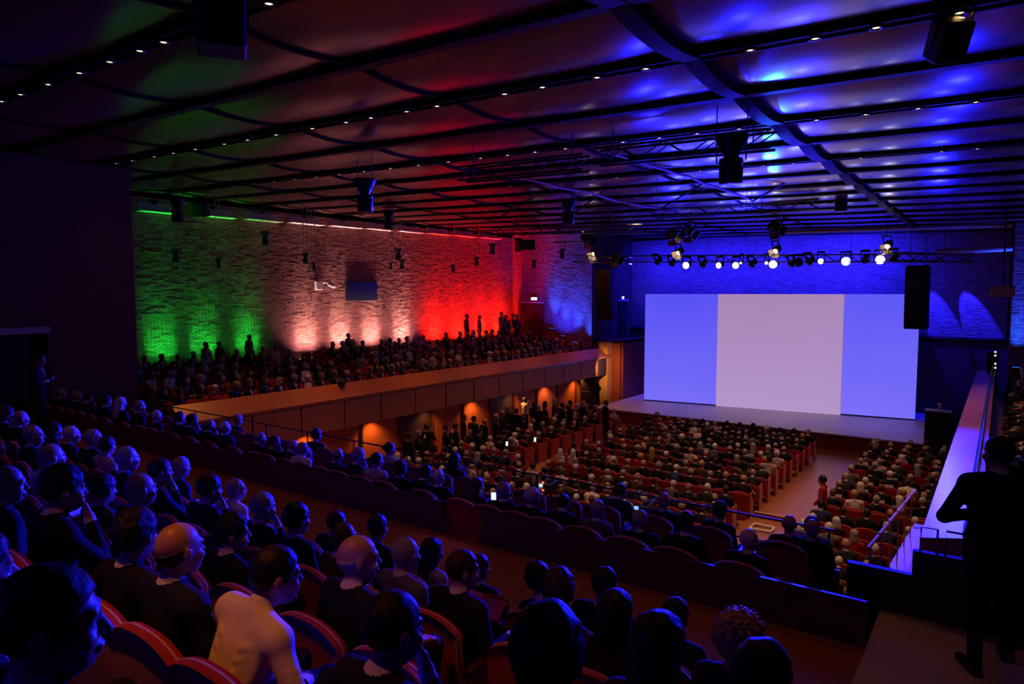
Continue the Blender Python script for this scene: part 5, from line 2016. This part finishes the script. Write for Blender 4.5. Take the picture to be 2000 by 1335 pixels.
# the people beyond: one mass
pal = [SKINS[0], SKINS[1]] + [CL[c] for c in CL] + [SHIRTW, TROUSM, SHOEM] + [HR_[h] for h in HR_] + [TIES[0]]
pidx = {id(m): i for i, m in enumerate(pal)}
VV, FFc, TT = [], [], []
off = 0
lk = list(LOW)
for d in rest:
    if d.get('stand'):
        me, st = STAND[d['k']]
        n = len(me.vertices)
        V = np.empty(n * 3, np.float32)
        me.vertices.foreach_get('co', V)
        V = V.reshape(-1, 3)
        F = np.empty(len(me.loops), np.int32)
        me.loops.foreach_get('vertex_index', F)
        F = F.reshape(-1, 4)
        t = np.empty(len(me.polygons), np.int32)
        me.polygons.foreach_get('material_index', t)
    else:
        fem = d['k'][0] == 'd'
        V, F, t, st = LOW[rm.choice([k for k in lk if (k[0] == 'd') == fem])]
    c, s = math.cos(d['rz']), math.sin(d['rz'])
    Q = V * d['sc'] @ np.array([[c, s, 0], [-s, c, 0], [0, 0, 1]]) + np.array(d['loc'])
    tab = [SKINS[min(1, d['skin'])], CL[d['clo']], SHIRTW, TROUSM, SHOEM, SKINS[0], HR_[d['hair']], TIES[0]]
    if d['clo'] in ('white shirt', 'pale blouse', 'red jacket'):
        tab[2] = tab[7] = CL[d['clo']]
    tab = np.array([pidx[id(m)] for m in tab])
    VV.append(Q)
    FFc.append(F + off)
    TT.append(tab[t])
    off += len(V)
me = np_mesh('crowd', np.concatenate(VV), np.concatenate(FFc), np.concatenate(TT), pal)
cr = bpy.data.objects.new('crowd', me)
link(cr)
tag(cr, 'far seated audience filling the stalls towards the stage and the balcony end', 'crowd', None, 'stuff')

# seats beyond the rear tier
for d in SEATS:
    s = project(d['loc'] + Vector((0, 0, 0.7)))
    d['d'] = s[2]
    d['vis'] = -30 < s[0] < 2030 and s[1] < 1335
SEATS = [d for d in SEATS if d['vis']]
SEATS.sort(key=lambda d: d['d'])
for d in SEATS[:185]:
    o = bpy.data.objects.new('theatre_seat', ME_SEAT_END if d.get('end') else ME_SEAT)
    link(o)
    o.scale = (1, 1, SEATZ)
    o.location = d['loc']
    o.rotation_euler = (0, 0, d['rz'])
    tag(o, d['lab'], 'seat', d['group'])
lv, lf = low_seat()
mb = MB()
for d in SEATS[185:]:
    c, s = math.cos(d['rz']), math.sin(d['rz'])
    Q = lv * np.array((1, 1, SEATZ)) @ np.array([[c, s, 0], [-s, c, 0], [0, 0, 1]]) + np.array(d['loc'])
    mb.add(Q.tolist(), lf)
    if d.get('end'):
        mt = Matrix.Translation(d['loc']) @ Matrix.Rotation(d['rz'], 4, 'Z')
        mb.box((0.27, -0.14, 0.0), (0.315, 0.38, 0.78), 0, mt)
o = mb.build('far_seats', M['seat'])
tag(o, 'far rows of red theatre seats towards the stage', 'seats', None, 'stuff')
# ================================================================== OTHER THINGS
# ---- loudspeaker columns either side of the screen
def line_array(px, ytop, ybot, Y, n, bend, label):
    a, b = on_y(px, ytop, Y), on_y(px, ybot, Y)
    h = (a.z - b.z) / n
    o = empty('line_array', a)
    tag(o, label, 'loudspeaker', 'hanging loudspeaker columns')
    ang_ = 0.0
    y, z = 0.0, 0.0
    for i in range(n):
        ang_ = bend * (i / n) ** 1.6
        mt = Matrix.Translation((0, y, z)) @ Matrix.Rotation(ang_, 4, 'X')
        MB().bbox((-0.42, -0.02, -h + 0.003), (0.42, 0.5, -0.003), 0.006, mtx=mt).build('cabinet', M['black'], o)
        y += math.sin(ang_) * h
        z -= math.cos(ang_) * h
    MB().box((-0.4, 0.02, 0.0), (0.4, 0.45, 0.07)).tube([(-0.3, 0.2, 0.05), (-0.3, 0.2, zc(a.x) + 0.04 - a.z)], 0.012, 5).tube([(0.3, 0.2, 0.05), (0.3, 0.2, zc(a.x) + 0.04 - a.z)], 0.012, 5).build('flying_frame', M['blackmetal'], o)
    return o


o = line_array(1177, 529, 627, 33.6, 10, 0.5, 'tall black curved loudspeaker column hanging by the blue end wall')
o.rotation_euler = (0, 0, 0.15)
o = line_array(1791, 521, 643, 33.0, 11, 0.12, 'tall black loudspeaker column hanging before the end of the screen')
o.rotation_euler = (0, 0, -0.1)


def hung_box(px, py, d, dims, rz, tilt, label, name='hanging_speaker'):
    p = at_depth(px, py, d)
    o = empty(name, p)
    o.rotation_euler = (tilt, 0, rz)
    tag(o, label, 'loudspeaker')
    x, y, z = dims
    MB().bbox((-x / 2, -y / 2, -z / 2), (x / 2, y / 2, z / 2), 0.02).build('cabinet', M['black'], o)
    MB().bbox((-x / 2 + 0.03, -y / 2 - 0.012, -z / 2 + 0.03), (x / 2 - 0.03, -y / 2, z / 2 - 0.03), 0.005).build('grille', M['blackmetal'], o)
    br = MB()
    L = zc(p.x) + 0.04 - p.z
    for s in (-1, 1):
        br.box((s * (x / 2 + 0.012) - 0.008, -0.03, -0.06), (s * (x / 2 + 0.012) + 0.008, 0.03, max(L, z / 2 + 0.03)))
    br.build('bracket', M['blackmetal'], o)
    return o


hung_box(432, 40, 5.2, (0.36, 0.36, 0.46), YAW + 0.37, 0.0, 'big black loudspeaker hung from the dark ceiling near the camera')
o = hung_box(1852, 78, 7.2, (0.30, 0.36, 0.42), 0.5, 0.55, 'black wedge loudspeaker with an orange-lit edge under the ceiling')
hung_box(299, 358, 24.0, (0.62, 0.5, 0.62), YAW - 0.2, 0.0, 'small black loudspeaker at the ceiling above the green strip lights')
hung_box(392, 410, 25.5, (0.5, 0.4, 0.5), YAW - 0.2, 0.2, 'small black loudspeaker between two green strip lights')
hung_box(1028, 478, 35.0, (0.8, 0.5, 0.5), YAW + 0.3, 0.0, 'black spotlight box beside a pendant at the red corner')

# ---- display and camera on the brick wall
a, b = on_x(676, 549, XL + 0.12), on_x(737, 587, XL + 0.12)
dsp = empty('wall_display', (XL + 0.04, (a.y + b.y) / 2, (a.z + b.z) / 2))
tag(dsp, 'dark switched-off display on the white-lit brick wall', 'display')
w, h = abs(b.y - a.y), abs(a.z - b.z)
MB().bbox((0.0, -w / 2, -h / 2), (0.09, w / 2, h / 2), 0.015).build('frame', M['black'], dsp)
MB().bbox((0.09, -w / 2 + 0.05, -h / 2 + 0.05), (0.094, w / 2 - 0.05, h / 2 - 0.05), 0.002).build('screen', M['tvglass'], dsp)
p = on_x(634, 556, XL + 0.3)
cm = empty('wall_camera', p)
tag(cm, 'white surveillance camera with its box on the brick wall', 'camera')
MB().bbox((-0.28, -0.35, -0.22), (-0.1, -0.02, 0.16), 0.02).build('junction_box', M['white'], cm)
MB().tube([(-0.28, 0.15, 0.1), (0.0, 0.15, 0.12), (0.05, 0.2, 0.0)], 0.04, 8).build('arm', M['white'], cm)
MB().lathe([(0.001, 0.2), (0.10, 0.19), (0.11, -0.14), (0.09, -0.17), (0.001, -0.17)], 14, mtx=Matrix.Translation((0.12, 0.28, 0.0)) @ Matrix.Rotation(1.9, 4, 'Y')).build('housing', M['white'], cm)
MB().lathe([(0.06, -0.175), (0.001, -0.18)], 12, mtx=Matrix.Translation((0.12, 0.28, 0.0)) @ Matrix.Rotation(1.9, 4, 'Y')).build('lens', M['tvglass'], cm)

# ---- small lit signs over the doors, exit style boxes
sg = emit('lit sign face', (0.75, 1.0, 0.85), 2.5)
for px, py, Y, wd, lab in ((1043, 583, YE - 0.14, 0.42, 'small lit sign over the balcony door'), (1217, 581, 38.6, 0.24, 'small lit sign over the stage side door')):
    p = on_y(px, py, Y) if Y < 36 else on_x(px, py, -19.25)
    o = empty('lit_sign', p)
    if Y > 36:
        o.rotation_euler = (0, 0, PI / 2)
    tag(o, lab, 'sign', 'lit signs over doors')
    MB().bbox((-wd / 2 - 0.02, 0.0, -0.1), (wd / 2 + 0.02, 0.10, 0.1), 0.01).build('housing', M['white'], o)
    MB().bbox((-wd / 2, -0.008, -0.075), (wd / 2, 0.0, 0.075), 0.002).build('face', sg, o)
# a column of four tiny white lamps by the stage, and a projector lit blue on the wall
tiny = emit('tiny white lamp', (0.9, 0.95, 1.0), 3.0)
for i, py in enumerate((687, 694, 710, 718)):
    p = on_y(1944, py, 33.5)
    o = empty('step_lamp', p)
    tag(o, f'tiny white lamp, {ordw(i)} from the top of a column of four', 'lamp', 'column of tiny white lamps')
    MB().lathe([(0.04, 0.04), (0.04, -0.02), (0.032, -0.03)], 10, mtx=Matrix.Rotation(PI / 2, 4, 'X')).build('housing', M['black'], o)
    MB().lathe([(0.032, -0.028), (0.001, -0.032)], 10, mtx=Matrix.Rotation(-PI / 2, 4, 'X') @ Matrix.Scale(-1, 4, (0, 0, 1))).build('lens', tiny, o)
structure(MB().bbox((-0.45, 33.56, 0.0), (-0.05, 33.9, ZC - 2.4), 0.02).build('trim_5', M['black']))
p = on_y(1958, 568, 31.5)
pj = empty('projector', p)
tag(pj, 'blue-lit projector box on a wall arm right of the stage', 'projector')
MB().bbox((-0.38, -0.3, -0.22), (0.38, 0.3, 0.18), 0.03).build('body', M['pale'], pj)
MB().lathe([(0.09, 0.06), (0.09, -0.04), (0.07, -0.05), (0.001, -0.03)], 14, mtx=Matrix.Translation((-0.42, 0.1, 0)) @ Matrix.Rotation(PI / 2, 4, 'Y')).build('lens', M['tvglass'], pj)
MB().tube([(0, 0, 0.15), (0, 0, zc(p.x) + 0.04 - p.z)], 0.03, 8).build('pole', M['blackmetal'], pj)

# ---- loudspeaker tower and side furniture by the stage
p = on_z(1130, 808, 0.0)
tw = empty('loudspeaker_tower', (max(p.x, -18.5), p.y, 0), 0.3)
tag(tw, 'black loudspeaker tower standing on the floor beneath the balcony end', 'loudspeaker')
for i in range(3):
    MB().bbox((-0.42, -0.35, 0.05 + i * 0.68), (0.42, 0.35, 0.05 + i * 0.68 + 0.66), 0.02).build('cabinet', M['black'], tw)
MB().box((-0.45, -0.38, 0), (0.45, 0.38, 0.05)).build('plinth', M['black'], tw)
p = on_y(1833, 801, 31.2)
tb = empty('side_table', (p.x, 31.2, 0))
tag(tb, 'tall dark cloth-covered table with a blue-lit top beside the stage', 'table')
MB().bbox((-0.45, -0.3, p.z - 0.04), (0.45, 0.3, p.z), 0.01).build('tabletop', M['pale'], tb)
MB().bbox((-0.43, -0.28, 0.0), (0.43, 0.28, p.z - 0.04), 0.02).build('skirt', M['black'], tb)
o = MB().lathe([(0.05, 0.0), (0.055, 0.02), (0.02, 0.06), (0.10, 0.28), (0.001, 0.30)], 14).build('table_lamp', M['white'], loc=(p.x + 0.05, 31.2, p.z))
tag(o, 'small white lamp standing on the blue-lit table beside the stage', 'lamp')
# dark risers under the standing man by the pillar
zt = STEPP.z - 1.7
structure(MB().box((-18.04, STEPP.y - 1.0, 0), (-17.42, STEPP.y + 1.2, zt)).box((-18.04, STEPP.y - 1.5, 0), (-17.42, STEPP.y - 1.0, zt * 0.6)).build('trim_6', M['wood_dark']))

# ---- rails of the rear tier
RY = 8.92
structure(MB().box((-20.2, 9.0, 0), (-1.5, 9.06, ZC - 3.42)).build('trim_4', M['wood_dark']))
pa, pb = on_y(1250, 966, RY), on_y(1756, 1058, RY)
zt1 = (pa.z + pb.z) / 2
rail = empty('tier_rail', (-8.0, RY, ZC - 3.6))
tag(rail, 'long steel double guard rail along the front edge of the rear tier', 'railing')
L0 = rail.location


def rpart(mb, nm, m):
    o = mb.build(nm, m, rail)
    o.location = -L0
    return o


rpart(MB().tube([(-19.0, RY, zt1), (-1.55, RY, zt1)], 0.014, 10), 'top_rail', M['blackmetal'])
rpart(MB().tube([(-19.0, RY, zt1 - 0.32), (-1.55, RY, zt1 - 0.32)], 0.012, 8), 'lower_rail', M['blackmetal'])
for k in range(13):
    x = -18.9 + 1.44 * k
    rpart(MB().tube([(x, RY, ZC - 3.6), (x, RY, zt1)], 0.013, 8), 'post', M['blackmetal'])
# barrier of the side walkway with its rail
bar = structure(empty('wall_walkway', (0.6, 7.6, ZC - 2.8)))
o = MB().box((-0.62, 7.62, ZC - 3.3), (2.6, 7.70, ZC - 2.53)).box((-1.2, 7.62, ZC - 3.9), (-0.62, 7.70, ZC - 2.78)).build('barrier', M['door'], bar)
o.location = -bar.location
wr_ = empty('walkway_rail', (0.6, 7.66, ZC - 2.53))
tag(wr_, 'black metal guard rail on the dark barrier beside the blue parapet', 'railing')
MB().tube([(-1.16, 0, 0.0), (-1.16, 0, 0.24), (-1.02, 0, 0.24), (-1.02, 0, 0.0)], 0.011, 8).build('rail_hoop', M['steel'], wr_)
MB().tube([(-0.95, 0, 0.0), (-0.95, 0, 0.24), (1.9, 0, 0.22), (1.9, 0, 0)], 0.011, 8).build('rail_bar', M['blackmetal'], wr_)
# gently stepped ramp from the tier down along the blue parapet, with a handrail in lengths
sts = structure(empty('trim_7', (-1.0, 11, 2)))
for i in range(16):
    y = 8.65 + 0.40 * i
    z = ZC - 3.78 - 0.045 * i
    o = MB().bbox((-1.22, y, z - 0.35), (-0.80, y + 0.41, z), 0.008).build('stair_step', M['parquet'], sts)
    o.location = -sts.location
o = MB().box((-1.20, 8.7, 0), (-1.10, 8.8, ZC - 4.0)).box((-1.20, 14.6, 0), (-1.10, 14.7, ZC - 4.4)).build('prop', M['wood_dark'], sts)
o.location = -sts.location
hr = empty('stair_handrail', (-1.17, 8.8, ZC - 3.03))
tag(hr, 'wooden handrail in short lengths beside the ramp along the blue parapet', 'handrail')
for i in range(6):
    y0, y1 = 0.95 * i, 0.95 * i + 0.86
    MB().tube([(0, y0, 0.03 - 0.112 * y0), (0, y1, 0.03 - 0.112 * y1)], 0.022, 8).build('handrail_bar', M['gold'], hr)
    MB().tube([(0, y0 + 0.2, 0.02 - 0.112 * y0), (0, y0 + 0.2, -0.76 - 0.112 * y0)], 0.012, 6).build('baluster', M['steel'], hr)
spot('ramp_light', (-1.0, 12.9, zc(-1.0) - 0.05), (-1.0, 12.2, ZC - 4.1), 260, (1.0, 0.08, 0.42), 22, 0.9, 0.05)

# ---- small things
p = on_y(1580, 1064, 8.6)
o = MB().bbox((-0.20, -0.006, -0.13), (0.20, 0.006, 0.13), 0.004).build('programme_sheet', M['pale'], loc=p, rot=(-0.35, 0.1, 0.1))
tag(o, 'broad pale sheet held up between two heads at the tier rail', 'sheet')
phs = emit('phone screen', (0.55, 0.8, 0.85), 1.6)


def phone(p, rz, tilt, label, k=1.0):
    o = empty('mobile_phone', p)
    o.rotation_euler = (tilt, 0, rz)
    o.scale = (k, k, k)
    tag(o, label, 'phone', 'lit mobile phones')
    MB().bbox((-0.038, -0.004, -0.075), (0.038, 0.004, 0.075), 0.003).build('case', M['black'], o)
    MB().bbox((-0.034, -0.0065, -0.068), (0.034, -0.004, 0.068), 0.001).build('screen', phs, o)


p = on_y(964, 971, 7.35)
phone(p, 0.7, -0.5, 'lit phone held by the long-haired woman near the red seat end')
for px, py, lab in ((836, 856, 'by the standing people under the balcony'), (990, 866, 'in the middle of the standing people'), (1045, 858, 'at the end of the standing people')):
    p = on_z(px, py, 1.15)
    phone(p, 0.5, -0.4, f'tiny lit phone {lab}', 1.2)
# video cameras on tripods at the back of the stalls
for px, py, lab, red in ((1075, 948, 'black video camera with red tally lamps on a tripod', True), (1192, 985, 'black video camera on a tripod right of the one with red lamps', False), (1262, 992, 'black video camera with a lit blue viewfinder on a tripod', False)):
    p = on_y(px, py, 12.6)
    v = empty('video_camera', (p.x, p.y, 0), 0.1)
    tag(v, lab, 'video camera', 'video cameras behind the stalls')
    z = p.z
    MB().bbox((-0.09, -0.22, z - 0.09), (0.09, 0.22, z + 0.09), 0.02).bbox((-0.04, -0.1, z + 0.09), (0.04, 0.12, z + 0.16), 0.01).build('camera_body', M['black'], v)
    MB().lathe([(0.07, 0.0), (0.075, 0.2), (0.085, 0.24), (0.001, 0.22)], 14, mtx=Matrix.Translation((0, 0.22, z)) @ Matrix.Rotation(-PI / 2, 4, 'X')).build('lens_barrel', M['black'], v)
    MB().bbox((-0.19, -0.2, z + 0.0), (-0.10, -0.17, z + 0.07), 0.006).build('viewfinder', emit('viewfinder', (0.25, 0.45, 1.0) if not red else (0.4, 0.6, 0.7), 1.2), v)
    if red:
        for dz in (0.12, -0.05):
            MB().lathe([(0.025, -0.02), (0.018, -0.03), (0.001, -0.034)], 10, mtx=Matrix.Translation((-0.06, -0.225, z + dz)) @ Matrix.Rotation(-PI / 2, 4, 'X')).build('tally_lamp', emit('red tally', (1, 0.06, 0.04), 4), v)
    for k in range(3):
        a = 2 * PI * k / 3 + 0.5
        MB().tube([(0, 0, z - 0.12), (0.42 * math.cos(a), 0.42 * math.sin(a), 0.01)], 0.016, 6).build('tripod_leg', M['blackmetal'], v)
    MB().lathe([(0.001, z - 0.06), (0.05, z - 0.08), (0.05, z - 0.16), (0.001, z - 0.17)], 10).build('head', M['blackmetal'], v)


# bags on the aisle floor
def bag(px, py, z, sc, rz, label):
    p = on_z(px, py, z)
    o = empty('carrier_bag', (p.x, p.y, z), rz)
    o.scale = (sc, sc, sc)
    tag(o, label, 'bag', None)
    mb = MB()
    pr = []
    for zz, wx, wy in ((0, 0.13, 0.055), (0.02, 0.14, 0.06), (0.18, 0.145, 0.05), (0.30, 0.14, 0.03)):
        pr.append([(-wx, -wy, zz), (wx, -wy, zz), (wx * 1.02, 0, zz), (wx, wy, zz), (-wx, wy, zz), (-wx * 1.02, 0, zz)])
    vs = [q for r_ in pr for q in r_]
    fs = [(i * 6 + k, i * 6 + (k + 1) % 6, (i + 1) * 6 + (k + 1) % 6, (i + 1) * 6 + k) for i in range(3) for k in range(6)] + [(5, 4, 3, 2, 1, 0)]
    mb.add(vs, fs, 0)
    mb.build('body', M['white'], o)
    for s in (-1, 1):
        MB().tube([(-0.06, s * 0.028, 0.29), (-0.055, s * 0.03, 0.40), (0.0, s * 0.03, 0.43), (0.055, s * 0.03, 0.40), (0.06, s * 0.028, 0.29)], 0.006, 6).build('handle', M['piping'], o)


bag(873, 1034, ZC - 3.2, 0.9, 0.6, 'pale carrier bag on the aisle floor beside the red seat end')
bag(1977, 1338, ZC - 3.2, 0.62, 0.3, 'pale blue-lit bag on the floor behind the standing man')
# a red jacket slung over a seat back
p = on_y(958, 1160, 4.12)
jk = MB()
n = 8
for s, dy in ((1, -0.14), (-1, 0.02)):
    vs = []
    for i in range(n + 1):
        for k in range(5):
            u, t = i / n, k / 4
            vs.append(((u - 0.5) * 0.42, dy * (0.4 + 0.6 * t) - 0.05 + 0.015 * math.sin(9 * u + 3 * t), 0.02 - 0.16 * t - 0.02 * math.sin(7 * u)))
    jk.add(vs, [(i * 5 + k, i * 5 + k + 1, i * 5 + k + 6, i * 5 + k + 5) for i in range(n) for k in range(4)], 0, True)
jk.add([(-0.21, -0.106, 0.02), (0.21, -0.106, 0.0), (0.21, -0.042, 0.0), (-0.21, -0.042, 0.02)], [(0, 1, 2, 3)])
o = jk.build('folded_jacket', mat('shiny red fabric', (0.42, 0.02, 0.03), 0.3, noise=0.1, bump=0.2), loc=p)
tag(o, 'shiny red jacket slung over a seat back by the cross aisle', 'jacket')
# paper notices on the backs of stalls seats
notice = [(1632, 926), (1664, 936), (1697, 943), (1730, 948), (1768, 952), (1757, 902), (1716, 919), (1725, 984), (1613, 974), (1640, 905), (1692, 955), (1756, 938), (1483, 892), (1517, 918), (1458, 887), (1382, 880)]
m_ = MB().bbox((-0.15, -0.004, -0.10), (0.15, 0.004, 0.10), 0.002).mesh('paper_notice', M['white'])
for i, (px, py) in enumerate(notice):
    p0 = on_z(px, py, 0.80)
    best = min(SEATS, key=lambda d: (d['loc'].x - p0.x) ** 2 + (d['loc'].y - 0.15 - p0.y) ** 2)
    o = bpy.data.objects.new('paper_notice', m_)
    link(o)
    o.location = best['loc'] + Vector((0, -0.172, 0.80))
    o.rotation_euler = (-0.1, 0, best['rz'])
    tag(o, f'white paper notice on a stalls seat back, {ordw(sorted(a for a, b in notice).index(px))} counted towards the blue parapet', 'notice', 'white notices on stalls seats')
# pale edge strip of the stalls aisle step and a low frame of tubes on the floor
a, b = on_z(1474, 999, 0.16), on_z(1541, 1011, 0.16)
o = structure(MB().box((a.x, a.y - 0.02, 0.0), (b.x, a.y + 0.02, 0.16)).build('trim_8', M['fascia']))
o = structure(MB().box((a.x, a.y - 0.03, 0.16), (b.x, a.y + 0.03, 0.18)).build('trim_9', M['pale']))
q = [on_z(x, y, 0.05) for x, y in ((1463, 1031), (1474, 1022), (1512, 1030), (1505, 1038))]
fr_ = empty('floor_frame', q[0])
tag(fr_, 'low pale frame of tubes lying on the stalls aisle floor', 'frame')
for i in range(4):
    MB().tube([q[i] - q[0], q[(i + 1) % 4] - q[0]], 0.035, 6).build('tube', M['white'], fr_)
# dark bag leaning on the ledge
p = on_x(668, 768, -18.3)
o = MB().lathe([(0.001, -0.2), (0.10, -0.18), (0.17, -0.05), (0.16, 0.08), (0.10, 0.16), (0.001, 0.18)], 14, mtx=Matrix.Rotation(1.2, 4, 'Y') @ Matrix.Scale(1.3, 4, (0, 0, 1)) @ Matrix.Scale(0.75, 4)).build('dark_bag', M['black'], loc=(-18.3, p.y, ZC - 3.08))
tag(o, 'dark bag lying on the wooden balcony ledge', 'bag')

# low red back panels that close the front section of the stalls, seat by seat
for (xa, n, nm) in ((-6.25, 13, 'wall_row_middle'), (-1.55, 5, 'wall_row_parapet')):
    rw = structure(empty(nm, (xa - 0.55 * n / 2, 20.3, 0.4)))
    for i in range(n):
        x = xa - 0.55 * i
        y = 20.75 + 0.25 * ((x - XC) / 6.0) ** 2 - 0.2 - 0.31
        o = MB().bbox((x - 0.265, y - 0.03, 0.02), (x + 0.265, y + 0.03, 0.80), 0.012).build('panel', M['seat_dark'], rw)
        o.location = -rw.location
